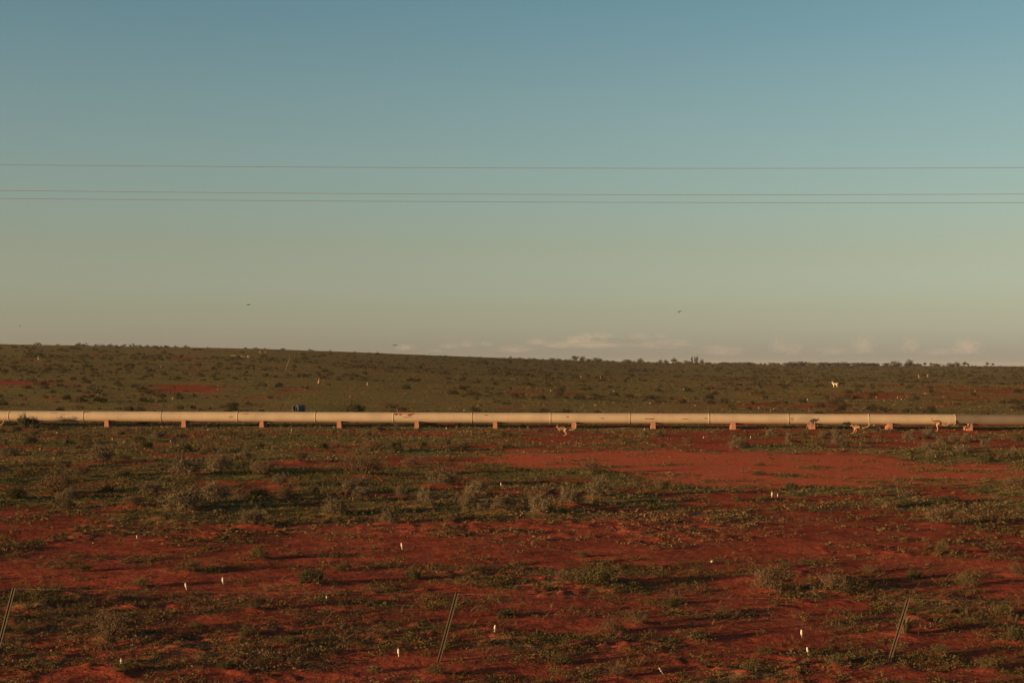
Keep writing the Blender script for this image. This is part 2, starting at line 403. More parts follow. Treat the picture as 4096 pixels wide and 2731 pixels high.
SKYLINE = [(149,22,9),(232,12,5),(315,24,10),(339,22,10),(387,16,7),(411,14,7),(440,20,8),(464,16,7),(494,18,8),(532,26,11),(562,16,7),(589,18,8),
 (619,24,10),(643,18,8),(666,22,9),(702,16,7),(744,20,8),(833,9,4),(982,10,6),(1023,14,6),(1131,15,7),(1244,18,6),(1321,9,5),(1060,8,4),(1420,8,4)]
for (px, py, w, h, k) in LISTED:
    if py > 1840 and h > 40:
        X, Y = ground_at(px, py)
        s = w / (F / Y)
        MOUNDS.append((X, Y, min(0.09, 0.10 * s), 0.62 * s))

# ------------------------------------------------------------------ ground: one sheet to the horizon
def build_ground():
    th = np.concatenate([np.linspace(-0.8, -0.50, 10), np.arange(-0.48, 0.4801, 0.0019), np.linspace(0.50, 0.8, 10)])
    ys = [4.0]
    while ys[-1] < 14: ys.append(ys[-1] * 1.05)
    while ys[-1] < 1500: ys.append(ys[-1] * (1.0030 if ys[-1] < 48 else (1.0042 if ys[-1] < 90 else 1.0075)))
    while ys[-1] < 9000: ys.append(ys[-1] * 1.08)
    ys = np.array(ys)
    TH, YY = np.meshgrid(th, ys)
    X = TH * YY; Z = base_h(X, YY) + relief(X, YY)
    for mx, my, a, s in MOUNDS:
        i0, i1 = np.searchsorted(ys, [my - 3 * s, my + 3 * s])
        sl = slice(max(i0, 0), i1)
        Z[sl] += a * np.exp(-((X[sl] - mx) ** 2 + (YY[sl] - my) ** 2) / (s * s))
    nr, nc = X.shape
    V = np.stack([X, YY, Z], -1).reshape(-1, 3)
    i = np.arange((nr - 1) * (nc - 1)); r = i // (nc - 1); c = i % (nc - 1)
    a = r * nc + c
    Fc = np.stack([a, a + 1, a + nc + 1, a + nc], -1).ravel()
    me = mesh_np('ground', V, Fc, np.full(len(i), 4), MAT_GROUND, smooth=True,
                 attrs={'cover': (veg_p(X, YY) * (0.55 + 0.37 * sstep(37, 52, YY))).ravel(), 'claypan': bare(X, YY).ravel()})
    return tag(link('ground', me), kind='structure')
build_ground()

# ------------------------------------------------------------------ leaf clouds and plants
def leaf_quads(P, size, up_bias=0.0, aspect=0.55, r=rng):
    """one small quad per point, turned at random"""
    n = len(P)
    d = r.normal(size=(n, 3)); d[:, 2] += up_bias; d /= np.linalg.norm(d, axis=1)[:, None]
    e = np.cross(d, r.normal(size=(n, 3))); e /= np.linalg.norm(e, axis=1)[:, None]
    s = (size * r.uniform(0.6, 1.4, n))[:, None]
    a = d * s; b = e * s * aspect
    V = np.stack([P - b * 0.5, P + a * 0.5 - b * 0.15 * 0 + b * 0.5 - a * 0.0, P + a, P + a * 0.5 - b * 0.5], 1)
    V = np.stack([P, P + a * 0.5 + b * 0.5, P + a, P + a * 0.5 - b * 0.5], 1)
    return V.reshape(-1, 3)
def shrub_proto(seed, stems=15, leaves=1300, lsize=0.032, dry=0.0, spread=1.0, grass=False, dense=1.0):
    """unit shrub: 1 m wide, 0.6 m high; returns (stem mesh data MB, leaf vertices)"""
    r = np.random.default_rng(seed); mb = MB(); tips = []; sub = []
    lob = r.uniform(0.72, 1.12, 9)
    for i in range(stems):
        az = 2 * math.pi * (i + r.uniform(-.4, .4)) / stems; out = r.uniform(0.12, 0.5) * spread
        L = lob[int(az / (2 * math.pi) * 9) % 9]
        h = 0.60 * math.sqrt(max(0.05, 1 - (out / 0.56) ** 2)) * r.uniform(0.75, 1.1) * L
        o = np.array([math.cos(az), math.sin(az), 0])
        b0 = o * r.uniform(0, 0.05)
        p = [b0 + o * out * f ** 0.8 + np.array([0, 0, h * f ** 1.15]) + (r.normal(size=3) * 0.018 if f > 0 else 0) for f in (0, .33, .66, 1.0)]
        mb.tube([Vector(q) for q in p], [0.011, 0.008, 0.006, 0.003], 4)
        for _ in range(4 if not grass else 1):
            f = r.uniform(0.3, 0.95); k = f * 3; j = int(min(2, k)); q0 = p[j] + (p[j + 1] - p[j]) * (k - j)
            dv = r.normal(size=3); dv[2] = abs(dv[2]) * 0.8 + 0.25; dv += o * 0.5; dv /= np.linalg.norm(dv)
            l = r.uniform(0.09, 0.2); q1 = q0 + dv * l * 0.5 + r.normal(size=3) * 0.01; q2 = q0 + dv * l
            mb.tube([Vector(q0), Vector(q1), Vector(q2)], [0.005, 0.004, 0.002], 3)
            sub.append((q0, q1, q2))
        sub.append((p[1], p[2], p[3]))
    n = int(leaves * (1 - dry)); pts = []
    ch = r.integers(0, len(sub), n)
    for c in ch:
        a, b_, c_ = sub[c]; t = r.uniform(0.1, 1.05)
        q = a * (1 - t) ** 2 + 2 * b_ * t * (1 - t) + c_ * t * t
        pts.append(q + r.normal(size=3) * 0.028)
    P = np.array(pts)
    # fill the dome: clumps of leaves over a rounded, lobed crown that reaches the ground
    nc = 46 if leaves > 600 else 14
    az = r.uniform(0, 2 * math.pi, nc); el = np.arcsin(r.uniform(0.0, 1.0, nc)) ; rad = r.uniform(0.62, 1.0, nc)
    L = lob[(az / (2 * math.pi) * 9).astype(int) % 9] * rad
    C = np.stack([0.47 * np.cos(el) * np.cos(az) * L, 0.47 * np.cos(el) * np.sin(az) * L, 0.05 + 0.50 * np.sin(el) * L * r.uniform(0.8, 1.12, nc)], -1)
    q = r.integers(0, nc, int(n * 0.75))
    D = C[q] + r.normal(size=(len(q), 3)) * np.array([0.05, 0.05, 0.042])
    P = np.concatenate([P[: int(n * 0.45)], D]); P[:, 2] = np.maximum(P[:, 2], 0.01)
    return mb, leaf_quads(P, lsize, 0.35, 0.5, r)
def grass_proto(seed, n=70, hgt=0.5, spread=0.45):
    r = np.random.default_rng(seed); V = []
    for i in range(n):
        az = r.uniform(0, 2 * math.pi); o = np.array([math.cos(az), math.sin(az), 0]); s = np.array([-o[1], o[0], 0])
        b0 = o * r.uniform(0, 0.12); L = hgt * r.uniform(0.6, 1.1); out = spread * r.uniform(0.2, 1)
        w = 0.012
        m1 = b0 + o * out * 0.4 + np.array([0, 0, L * 0.7]); t1 = b0 + o * out + np.array([0, 0, L])
        V += [b0 - s * w, b0 + s * w, m1 + s * w * .8, m1 - s * w * .8, m1 - s * w * .8, m1 + s * w * .8, t1 + s * w * .2, t1 - s * w * .2]
    return np.array(V)
def quads_mesh(name, V, m, attrs=None):
    n = len(V) // 4
    return mesh_np(name, V, np.arange(n * 4), np.full(n, 4), m, False, attrs)

M_GREY = leafy('grey_leaf', [(0.073, 0.059, 0.037), (0.100, 0.080, 0.049), (0.132, 0.103, 0.065)], None, 0.1)
M_GREEN = leafy('green_leaf', [(0.037, 0.036, 0.013), (0.060, 0.052, 0.020), (0.087, 0.065, 0.028)])
M_DARK = leafy('dark_leaf', [(0.035, 0.036, 0.018), (0.055, 0.052, 0.025), (0.077, 0.067, 0.035)])
M_BROWN = leafy('dry_leaf', [(0.060, 0.035, 0.017), (0.086, 0.054, 0.030), (0.108, 0.074, 0.043)])
M_STRAW = leafy('straw', [(0.094, 0.062, 0.031), (0.129, 0.087, 0.046), (0.156, 0.110, 0.059)])
M_STEM = simple('grey_twig', (0.085, 0.062, 0.043), 0.95, 0.3, 20)
M_FARSHRUB = leafy('far_shrub_leaf', [(0.020, 0.020, 0.012), (0.030, 0.028, 0.016), (0.044, 0.036, 0.021), (0.063, 0.044, 0.027)], None, 0.05)
M_SCRUB = leafy('scrub_leaf', [(0.020, 0.020, 0.012), (0.030, 0.029, 0.016), (0.045, 0.037, 0.022), (0.069, 0.048, 0.029)], 'tint', 0.05)
M_HERB = leafy('herb_leaf', [(0.031, 0.034, 0.011), (0.055, 0.054, 0.019), (0.079, 0.063, 0.027), (0.103, 0.065, 0.033), (0.132, 0.071, 0.038)], 'tint')

PROT = {}
def protos():
    spec = {'g': (M_GREY, dict(leaves=3000, lsize=0.038)), 'n': (M_GREEN, dict(leaves=1500, lsize=0.045, spread=1.15)),
            'd': (M_DARK, dict(leaves=3200, lsize=0.040)), 'b': (M_BROWN, dict(leaves=1900, lsize=0.034, stems=22))}
    for k, (m, kw) in spec.items():
        PROT[k] = []
        for s in range(4):
            mb, lv = shrub_proto(100 + s + ord(k), **kw)
            PROT[k].append((mb.mesh('stems', M_STEM, False), quads_mesh('foliage', lv, m)))
    PROT['s'] = []
    for s in range(2):
        PROT['s'].append((None, quads_mesh('blades', grass_proto(300 + s, 220, 0.5, 0.62), M_STRAW)))
    PROT['f'] = []; PROT['fv'] = []
    for s in range(6):
        mb, lv = shrub_proto(400 + s, stems=9, leaves=900, lsize=0.065)
        PROT['f'].append(quads_mesh('far_shrub', lv, M_FARSHRUB)); PROT['fv'].append(shrub_proto(440 + s, stems=7, leaves=85, lsize=0.18)[1])
protos()

# ------------------------------------------------------------------ what a label can point at
LAND = []      # (phrase, px, py)
def landmark(phrase, px, py): LAND.append((phrase, px, py))
USED = set()
ORD = ['first', 'second', 'third', 'fourth', 'fifth', 'sixth', 'seventh', 'eighth', 'ninth', 'tenth', 'eleventh', 'twelfth', 'thirteenth', 'fourteenth']
def where(px, py, k=0):
    """where a thing lies, from the k-th nearest landmark"""
    s = lambda y: max(20, (y - 1455))
    L = sorted(LAND, key=lambda t: math.hypot((t[1] - px) / s(py), 3.0 * (t[2] - py) / s(py)))
    ph, lx, ly = L[k]
    dx, dy = px - lx, py - ly
    d = math.hypot(dx / s(py), 3 * dy / s(py))
    near = 'just ' if d < 0.22 else ('' if d < 0.9 else 'well ')
    if abs(dx) > 2.6 * abs(dy): q = 'right of' if dx > 0 else 'left of'
    elif abs(dx) < 0.5 * abs(dy): q = 'in front of' if dy > 0 else 'behind'
    else: q = ('in front and ' if dy > 0 else 'behind and ') + ('right of' if dx > 0 else 'left of')
    return f'{near}{q} {ph}'
def nearest(px, py, k):
    return sorted(LAND, key=lambda t: math.hypot(t[1] - px, 3 * (t[2] - py)))[k][0]
def unique(head, px, py):
    for k in range(len(LAND)):
        l = f'{head} {where(px, py, k)}'
        if l not in USED and len(l.split()) <= 16:
            USED.add(l); return l
    for a in range(6):
        for b in range(6, 14):
            l = f'{head} nearer {nearest(px, py, a)} than {nearest(px, py, b)}'
            if l not in USED and len(l.split()) <= 16:
                USED.add(l); return l
    return f'{head} {where(px, py, 0)}'

PIERS = [137, 435, 742, 1052, 1361, 1670, 1982, 2295, 2612, 2931, 3247, 3555, 3873]
for i, p in enumerate(PIERS): landmark(f'the {ORD[i]} pier from left', p, 1712)
landmark('the middle fence post', 1790, 2520); landmark('the right fence post', 3595, 2530); landmark('the left-edge fence post', 10, 2470)
landmark('the pale claypan', 2900, 1870); landmark('the pair of white mushrooms', 3098, 1982); landmark('the two goats', 3350, 1545)
landmark('the blue drum', 1200, 1635); landmark('the bare leaning stick', 1150, 1465)
landmark('the toppled white mushroom', 2646, 2675); landmark('the lone white stone', 2848, 2249)

# ------------------------------------------------------------------ shrubs: the 300 that show largest are things, the rest one mass
GROUPS = {'g': ('grey twiggy', 'bluebush_shrub'), 'n': ('low green', 'green_shrub'), 'd': ('dark', 'dark_shrub'), 'b': ('dry brown', 'dry_shrub'), 's': ('straw coloured', 'dry_grass_tussock')}
def add_shrub(px, py, w, h, k, i):
    X, Y = ground_at(px, py); s = F / Y
    z = float(gz(X, Y)) - 0.015
    ww, hh = w / s, h / s
    stems, leaves = PROT[k][i % len(PROT[k])]
    o = empty(GROUPS[k][1], (X, Y, z), rng.uniform(0, 6.28))
    o.scale = (ww, ww * rng.uniform(0.75, 1.05), hh / (0.6 if k != 's' else 0.5))
    if stems is not None: link('stems', stems, o)
    link('foliage' if k != 's' else 'blades', leaves, o)
    size = 'big' if ww > 1.35 else ('medium' if ww > 0.65 else 'small')
    noun = 'tussock' if k == 's' else 'shrub'
    tag(o, unique(f'{size} {GROUPS[k][0]} {noun}', px, py), 'shrub' if k != 's' else 'grass tussock', 'shrubs on the red plain')
n_listed = 0
for i, (px, py, w, h, k) in enumerate(LISTED):
    add_shrub(px, py, w, h, k, i); n_listed += 1

def scatter(n, y0, y1, lim=0.44):
    Y = np.sqrt(rng.uniform(y0 * y0, y1 * y1, n)); X = rng.uniform(-lim, lim, n) * Y
    return X, Y
FAR = []
for (n, y0, y1, wmin, wmax, thr) in [(260, 46, 98, 0.35, 0.9, 0.5), (460, 104, 190, 0.4, 1.5, 0.5), (2500, 190, 400, 0.4, 1.6, 0.5), (4300, 400, 1100, 0.6, 2.2, 0.5)]:
    X, Y = scatter(n * 3, y0, y1)
    cl = fbm(X / 16, Y / 16, 71, 3) if y0 > 100 else fbm(X / 6, Y / 6, 71, 3)
    u, v = project(X, Y, base_h(X, Y))
    band = sstep(900, 500, u) * sstep(1448, 1470, v) * sstep(1510, 1490, v) * 0.16
    keep = (rng.uniform(size=len(X)) < veg(X, Y)) & (cl + band + rng.normal(0, 0.07, len(X)) > (0.52 if y0 < 100 else 0.50))
    keep &= (bare(X, Y) < 0.1) & (v < 2150) & ~((Y > np.interp(u, _U, D_S) - 30) & (u < 2000))
    idx = np.nonzero(keep)[0][:n]
    for q in idx: FAR.append((float(X[q]), float(Y[q]), float(wmin + (wmax - wmin) * rng.uniform() ** 1.8), float(rng.uniform(0.36, 0.62))))
for (px, w, h) in SKYLINE:
    X, Y0 = 0, 0
    D = float(np.interp(px, _U, D_S)) - 0.5
    X = (px - W0 / 2) / F * D
    FAR.append((X, D, 1.6 * w / (F / D), h / w * 0.9))
# keep clear of the pipeline, the animals and the drum
def clear(X, Y, w):
    u, v = project(X, Y, float(base_h(X, Y)))
    yp = 101.6 - 3.2 * (u / W0)
    if abs(Y - yp) < 0.9 + w: return False
    if 94 < Y < 101 and (3190 < u < 3300 or 3690 < u < 3830): return False
    if 84 < Y < 95 and (2215 < u < 2320 or 3380 < u < 3500): return False
    if 3300 < u < 3400 and 1530 < v < 1562: return False
    if 100 < Y < 133 and (1160 < u < 1235): return False
    return True
FAR = [f for f in FAR if clear(f[0], f[1], f[2])]
FAR.sort(key=lambda f: -(f[2] * f[2] * f[3] / (f[1] ** 2)) * (1.0 if abs(f[0] / f[1]) < 0.362 else 1e-6))
n_ind = 298 - n_listed
def zone_label(X, Y, k):
    u, v = project(X, Y, float(base_h(X, Y)))
    side = 'left' if u < 1365 else ('middle' if u < 2730 else 'right')
    if Y < 100: return unique(f'small {GROUPS[k][0]} shrub', u, v), 'low shrubs in front of the pipeline'
    return unique('small dark shrub', u, v), 'low shrubs behind the pipeline'
for i, (X, Y, w, hr) in enumerate(FAR[:n_ind]):
    z = float(gz(X, Y)) - 0.02
    k = 'gdbn'[i % 4] if i % 3 else 'g'
    lab, grp = zone_label(X, Y, k)
    if Y < 100:
        stems, leaves = PROT[k][i % 4]
        o = empty(GROUPS[k][1], (X, Y, z), rng.uniform(0, 6.28)); o.scale = (w, w, w * hr / 0.6)
        link('stems', stems, o); link('foliage', leaves, o)
    else:
        o = link('plain_shrub', PROT['f'][i % 6], None, (X, Y, z), (0, 0, rng.uniform(0, 6.28)), (w, w, w * hr / 0.6))
    tag(o, lab, 'shrub', grp)
def bake(name, items, mats, label, cat, tints=None):
    """many plants as one mass: items = (X, Y, z, scale xy, scale z, quad vertices)"""
    Vs = []; Ts = []
    for (X, Y, z, sx, sz, pv, t) in items:
        a = rng.uniform(0, 6.28); c, s = math.cos(a), math.sin(a)
        q = np.empty_like(pv)
        q[:, 0] = (pv[:, 0] * c - pv[:, 1] * s) * sx + X; q[:, 1] = (pv[:, 0] * s + pv[:, 1] * c) * sx + Y; q[:, 2] = pv[:, 2] * sz + z
        Vs.append(q); Ts.append(np.full(len(pv), t))
    V = np.concatenate(Vs); T = np.concatenate(Ts)
    return tag(link(name, quads_mesh(name, V, mats, {'tint': T})), label, cat, None, 'stuff')
rest = FAR[n_ind:]
zz = gz(np.array([f[0] for f in rest]), np.array([f[1] for f in rest]))
zz = zz - np.array([0.22 * f[2] * f[3] if abs(f[1] + 0.5 - float(np.interp(W0 / 2 + F * f[0] / f[1], _U, D_S))) < 0.3 else 0.0 for f in rest])
bake('low_scrub', [(f[0], f[1], zz[i] - 0.02, f[2], f[2] * f[3] / 0.6, PROT['fv'][i % 6], rng.uniform()) for i, f in enumerate(rest)],
     M_SCRUB, 'mass of small distant scrub dotted over the plain and hillside', 'scrub')

# ------------------------------------------------------------------ ground herbs and grass: stuff
def herb_proto(seed, n, ls, hgt):
    r = np.random.default_rng(seed)
    rad = np.sqrt(r.uniform(0, 1, n)) * 0.5; az = r.uniform(0, 6.28, n)
    P = np.stack([rad * np.cos(az), rad * np.sin(az), r.uniform(0, 1, n) * hgt * (1 - rad * 1.1)], -1)
    return leaf_quads(P, ls, 0.15, 0.5, r)
H_A = [herb_proto(500 + s, 30, 0.19, 0.5) for s in range(10)]
H_L = [herb_proto(580 + s, 90, 0.10, 0.6) for s in range(8)]
H_B = [herb_proto(530 + s, 14, 0.27, 0.5) for s in range(8)]
H_G = [grass_proto(520 + s, 11, 0.55, 0.75) * np.array([1, 1, 1]) for s in range(6)]
H_C = [herb_proto(540 + s, 9, 0.46, 0.5) for s in range(8)]
H_D = [herb_proto(560 + s, 5, 0.7, 0.5) for s in range(8)]
def cover(name, n, y0, y1, smin, smax, pro, label, lim=0.46, hz=(0.5, 1.1), grass=None, gfrac=0.0, yellow=0.0):
    X, Y = scatter(n, y0, y1, lim)
    keep = rng.uniform(size=n) < veg_p(X, Y)
    X, Y = X[keep], Y[keep]; z = gz(X, Y)
    t = np.clip(fbm(X / 3.5, Y / 3.5, 81, 2) * 1.3 - 0.25 + rng.normal(0, 0.18, len(X)) + 0.06 + yellow, 0, 1)
    s = rng.uniform(0, 1, len(X)) ** 1.8 * (smax - smin) + smin
    it = []
    for i in range(len(X)):
        g = grass is not None and rng.uniform() < gfrac
        pv = grass[i % len(grass)] if g else pro[i % len(pro)]
        k = rng.uniform(*hz) * (1.2 if g else 1.0)
        it.append((X[i], Y[i], z[i] - 0.004, s[i], s[i] * k, pv, min(1, t[i] + (0.3 if g else 0))))
    return bake(name, it, M_HERB, label, 'ground cover')
cover('herb_clumps', 5200, 13, 33, 0.14, 0.42, H_L, 'taller green herb clumps scattered over the near red earth', hz=(0.35, 0.8))
cover('herb_clumps', 5200, 33, 64, 0.25, 0.55, H_A, 'taller green herb clumps scattered over the middle of the plain', hz=(0.3, 0.75))
cover('ground_herbs', 32000, 13, 33, 0.05, 0.22, H_A, 'small green herbs scattered over the near red earth', grass=H_G, gfrac=0.3)
cover('ground_herbs', 44000, 33, 64, 0.08, 0.27, H_B, 'patchy green herbs and grass across the middle of the plain', grass=H_G, gfrac=0.2, yellow=0.05)
cover('ground_herbs', 52000, 64, 130, 0.12, 0.34, H_C, 'thin green cover around the pipeline', yellow=0.12, hz=(0.3, 0.8))
cover('grass_cover', 52000, 130, 330, 0.16, 0.42, H_D, 'olive grass covering the plain behind the pipeline', yellow=0.2, hz=(0.25, 0.6))
cover('grass_cover', 30000, 330, 1100, 0.3, 0.7, H_D, 'far olive grass reaching up to the skyline', lim=0.42, yellow=0.25, hz=(0.25, 0.5))

def litter_proto(seed):
    r = np.random.default_rng(seed); V = []
    for i in range(5):
        a = r.uniform(0, 6.28); d = np.array([math.cos(a), math.sin(a), 0]); n = np.array([-d[1], d[0], 0]) * 0.03; c = np.array([*r.uniform(-.4, .4, 2), 0.10])
        l = r.uniform(.3, .9); k = np.array([0, 0, r.uniform(0, .25)])
        V += [c - n, c + n, c + d * l + n * .4 + k, c + d * l - n * .4 + k]
    return np.array(V)
L_P = [litter_proto(700 + q) for q in range(8)]
def litter(n, y0, y1):
    X, Y = scatter(n, y0, y1, 0.46); z = gz(X, Y); k = bare(X, Y) < 0.3
    it = [(X[i], Y[i], z[i], s_, s_, L_P[i % 8], rng.uniform(0.0, 1.0)) for i, s_ in enumerate(rng.uniform(0.10, 0.34, n)) if k[i]]
    return bake('dry_litter', it, M_LITTER, 'dead twigs and dry straws strewn over the red earth', 'litter')
M_LITTER = leafy('dead_straw', [(0.045, 0.026, 0.016), (0.075, 0.044, 0.025), (0.12, 0.072, 0.040), (0.19, 0.115, 0.062)], 'tint')
litter(7000, 13, 45)

# ------------------------------------------------------------------ pipeline on its piers
A = Vector(pt(0, 1671, 101.6)); B = Vector(pt(4096, 1671, 98.4))
AX = Vector((B.x - A.x, B.y - A.y, 0)).normalized(); ROTZ = math.atan2(AX.y, AX.x)
PR = 0.375; PZ = 0.715
PC = Vector(((A.x + B.x) / 2, (A.y + B.y) / 2, 0))
def s_of(px):
    d = ray(px, 1671); k = d.x / d.y      # (PC + AX s): x = k y
    return (k * PC.y - PC.x) / (AX.x - k * AX.y)
def pipe_material(name, base, rust=True):
    m, nt, b = mat(name); v = coord(nt)
    sx = nd(nt, 'ShaderNodeSeparateXYZ'); nt.links.new(v, sx.inputs[0])
    n1 = noise_n(nt, 0.9, v, 5); n2 = noise_n(nt, 7.0, v, 6, 0.65)
    c = ramp_n(nt, n1, [(0.3, tuple(k * 0.84 for k in base)), (0.7, tuple(min(1, k * 1.06) for k in base))])
    st = nd(nt, 'ShaderNodeMapping'); st.inputs['Scale'].default_value = (5, 0.5, 0.5); nt.links.new(v, st.inputs[0])
    c = mix_n(nt, mapr(nt, noise_n(nt, 1.0, st.outputs[0], 4), 0.52, 0.75, 0, 0.28), c, tuple(k * 0.55 for k in base))
    c = mix_n(nt, mapr(nt, sx.outputs['Z'], -0.10, -0.36, 0, 0.45), c, (0.20, 0.10, 0.055))     # reddish shading of the pipe's belly, painted into the colour
    if rust:
        for (px, dz, hl, hh, colr, thr) in PATCH:
            s0 = s_of(px)
            a = math_n(nt, 'DIVIDE', math_n(nt, 'SUBTRACT', sx.outputs['X'], s0), hl); d = math_n(nt, 'DIVIDE', math_n(nt, 'SUBTRACT', sx.outputs['Z'], dz), hh)
            e = math_n(nt, 'SUBTRACT', 1.0, math_n(nt, 'ADD', math_n(nt, 'MULTIPLY', a, a), math_n(nt, 'MULTIPLY', d, d)))
            e = math_n(nt, 'ADD', e, math_n(nt, 'MULTIPLY', math_n(nt, 'SUBTRACT', n2, 0.5), 3.0))
            fr = mapr(nt, sx.outputs['Y'], 0.05, -0.02)
            c = mix_n(nt, math_n(nt, 'MULTIPLY', mapr(nt, e, thr, thr + 0.25), fr), c, colr)
    nt.links.new(c, b.inputs['Base Color']); b.inputs['Roughness'].default_value = 0.75
    bp = nd(nt, 'ShaderNodeBump'); bp.inputs['Strength'].default_value = 0.15; bp.inputs['Distance'].default_value = 0.02
    nt.links.new(n2, bp.inputs['Height']); nt.links.new(bp.outputs[0], b.inputs['Normal'])
    return m
RUST = (0.095, 0.032, 0.014); PINK = (0.27, 0.14, 0.085); GREYP = (0.165, 0.125, 0.085)
PATCH = [(1622, 0.30, 0.75, 0.07, PINK, 0.15), (1587, 0.24, 0.14, 0.09, RUST, 0.35), (1605, 0.22, 0.16, 0.07, RUST, 0.3), (1642, 0.19, 0.22, 0.10, RUST, 0.35),
         (1655, 0.27, 0.2, 0.06, RUST, 0.6), (1630, 0.04, 0.55, 0.06, GREYP, 0.2), (1946, 0.20, 0.2, 0.05, RUST, 0.4), (2270, 0.10, 0.18, 0.04, RUST, 0.5),
         (2412, 0.03, 0.2, 0.04, RUST, 0.55), (2600, 0.0, 0.7, 0.06, RUST, 0.62), (2735, 0.0, 0.7, 0.05, RUST, 0.62), (2822, 0.02, 0.13, 0.11, GREYP, 0.1),
         (3165, 0.02, 0.14, 0.12, GREYP, 0.1), (3225, 0.05, 0.6, 0.18, (0.19, 0.165, 0.125), 0.15), (225, 0.24, 0.3, 0.05, GREYP, 0.3), (262, 0.14, 0.3, 0.05, GREYP, 0.4),
         (990, 0.22, 0.35, 0.06, GREYP, 0.45), (930, 0.0, 0.3, 0.12, GREYP, 0.4), (350, 0.30, 0.35, 0.05, (0.12, 0.095, 0.06), 0.3)]
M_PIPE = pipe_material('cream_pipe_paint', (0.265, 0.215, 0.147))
M_PIPEG = pipe_material('weathered_grey_pipe', (0.105, 0.088, 0.064), False)
M_PIER = simple('pink_concrete', (0.205, 0.103, 0.066), 0.9, 0.16, 6, 0.3)
pipeline = empty('water_pipeline', (PC.x, PC.y, PZ), ROTZ)
tag(pipeline, 'long cream painted steel water pipeline lying across the whole plain', 'pipeline')
JOINTS = [40, 338, 648, 953, 1263, 1575, 1888, 2202, 2518, 2835, 3152, 3473, 3818]
js = [s_of(p) for p in JOINTS]
sp = 5.46
while js[0] > -62: js.insert(0, js[0] - sp)
while js[-1] < 62: js.append(js[-1] + sp)
s_grey = s_of(3818)
for i in range(len(js) - 1):
    g = js[i] > s_grey - 0.1
    mb = MB(); n = 40
    r = PR * (0.985 if g else 1.0)
    mb.lathe([(r, js[i]), (r, (js[i] + js[i + 1]) / 2), (r, js[i + 1])], n, Matrix(((0, 0, 1), (1, 0, 0), (0, 1, 0))), False)
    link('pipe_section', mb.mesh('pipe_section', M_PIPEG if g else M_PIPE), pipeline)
for i, s in enumerate(js):
    g = s > s_grey - 0.1
    mb = MB(); w = 0.05; a = Matrix(((0, 0, 1), (1, 0, 0), (0, 1, 0)))
    mb.lathe([(PR - .02, s - w), (PR + 0.014, s - w + 0.012), (PR + 0.014, s + w - 0.012), (PR - .02, s + w)], 40, a, False)
    link('joint_collar', mb.mesh('joint_collar', M_PIPEG if g and abs(s - s_grey) > 0.3 else M_PIPE), pipeline)

def pier_mesh(chip=0):
    """tapered concrete saddle with a curved cradle under the pipe"""
    n = 9; mb = MB(); dep = 0.52; V = []; Fc = []
    # outline in the XZ plane is a trapezoid; top surface follows the pipe along Y
    ny = 13
    for j in range(ny):
        y = -dep + 2 * dep * j / (ny - 1)
        zt = 0.47 if abs(y) > 0.34 else PZ - math.sqrt(max(0, (PR + 0.004) ** 2 - y * y))
        zt = min(zt, 0.47)
        k = 1 - 0.0 * j
        wt, wb = 0.135, 0.185
        sh = (1 if abs(y) < dep - 0.01 else 0.97)
        V += [(-wb * sh, y, -0.15), (wb * sh, y, -0.15), (wt * sh, y, zt), (-wt * sh, y, zt)]
    for j in range(ny - 1):
        a = j * 4; b_ = a + 4
        for q in range(4): Fc.append((a + q, a + (q + 1) % 4, b_ + (q + 1) % 4, b_ + q))
    Fc.append((3, 2, 1, 0)); e = (ny - 1) * 4; Fc.append((e, e + 1, e + 2, e + 3))
    mb.add(V, Fc)
    if chip == 2: mb.box((-0.205, -0.1, 0.04), (0.10, 0.8, 0.36))
    me = mb.mesh('pier', M_PIER, False)
    if chip == 1:
        for v in me.vertices:
            if v.co.z > 0.3 and v.co.x < 0 and v.co.y < -0.1: v.co.z -= 0.06; v.co.x *= 0.85
    return me
pier_me = [pier_mesh(0), pier_mesh(1), pier_mesh(2)]
sps = [s_of(p) for p in PIERS]
allp = [(s, i) for i, s in enumerate(sps)]
s = sps[0]
k = 0
while s > -58: s -= sp; k += 1; allp.append((s, None))
s = sps[-1]
while s < 58: s += sp; allp.append((s, None))
for (s, i) in allp:
    if i is None and abs(s) > 44: continue
    p = PC + AX * s
    var = {3: 1, 12: 2}.get(i, 0)
    o = link('concrete_pier', pier_me[var], None, (p.x, p.y, 0), (0, 0, ROTZ))
    if i is None: lab = 'pinkish concrete pier carrying the pipeline beyond the photo edge'
    else:
        ex = {3: 'pinkish concrete pier with a broken top corner, ', 12: 'stepped pinkish concrete pier under the grey pipe, ',
              0: 'pinkish concrete pier half hidden by a dark bush, ', 10: 'low pinkish concrete pier behind the kangaroo facing right, '}.get(i, 'tapered pinkish concrete pier under the cream pipe, ')
        lab = ex + f'{ORD[i]} from the left'
    tag(o, lab, 'pipe support', 'concrete piers under the pipeline')

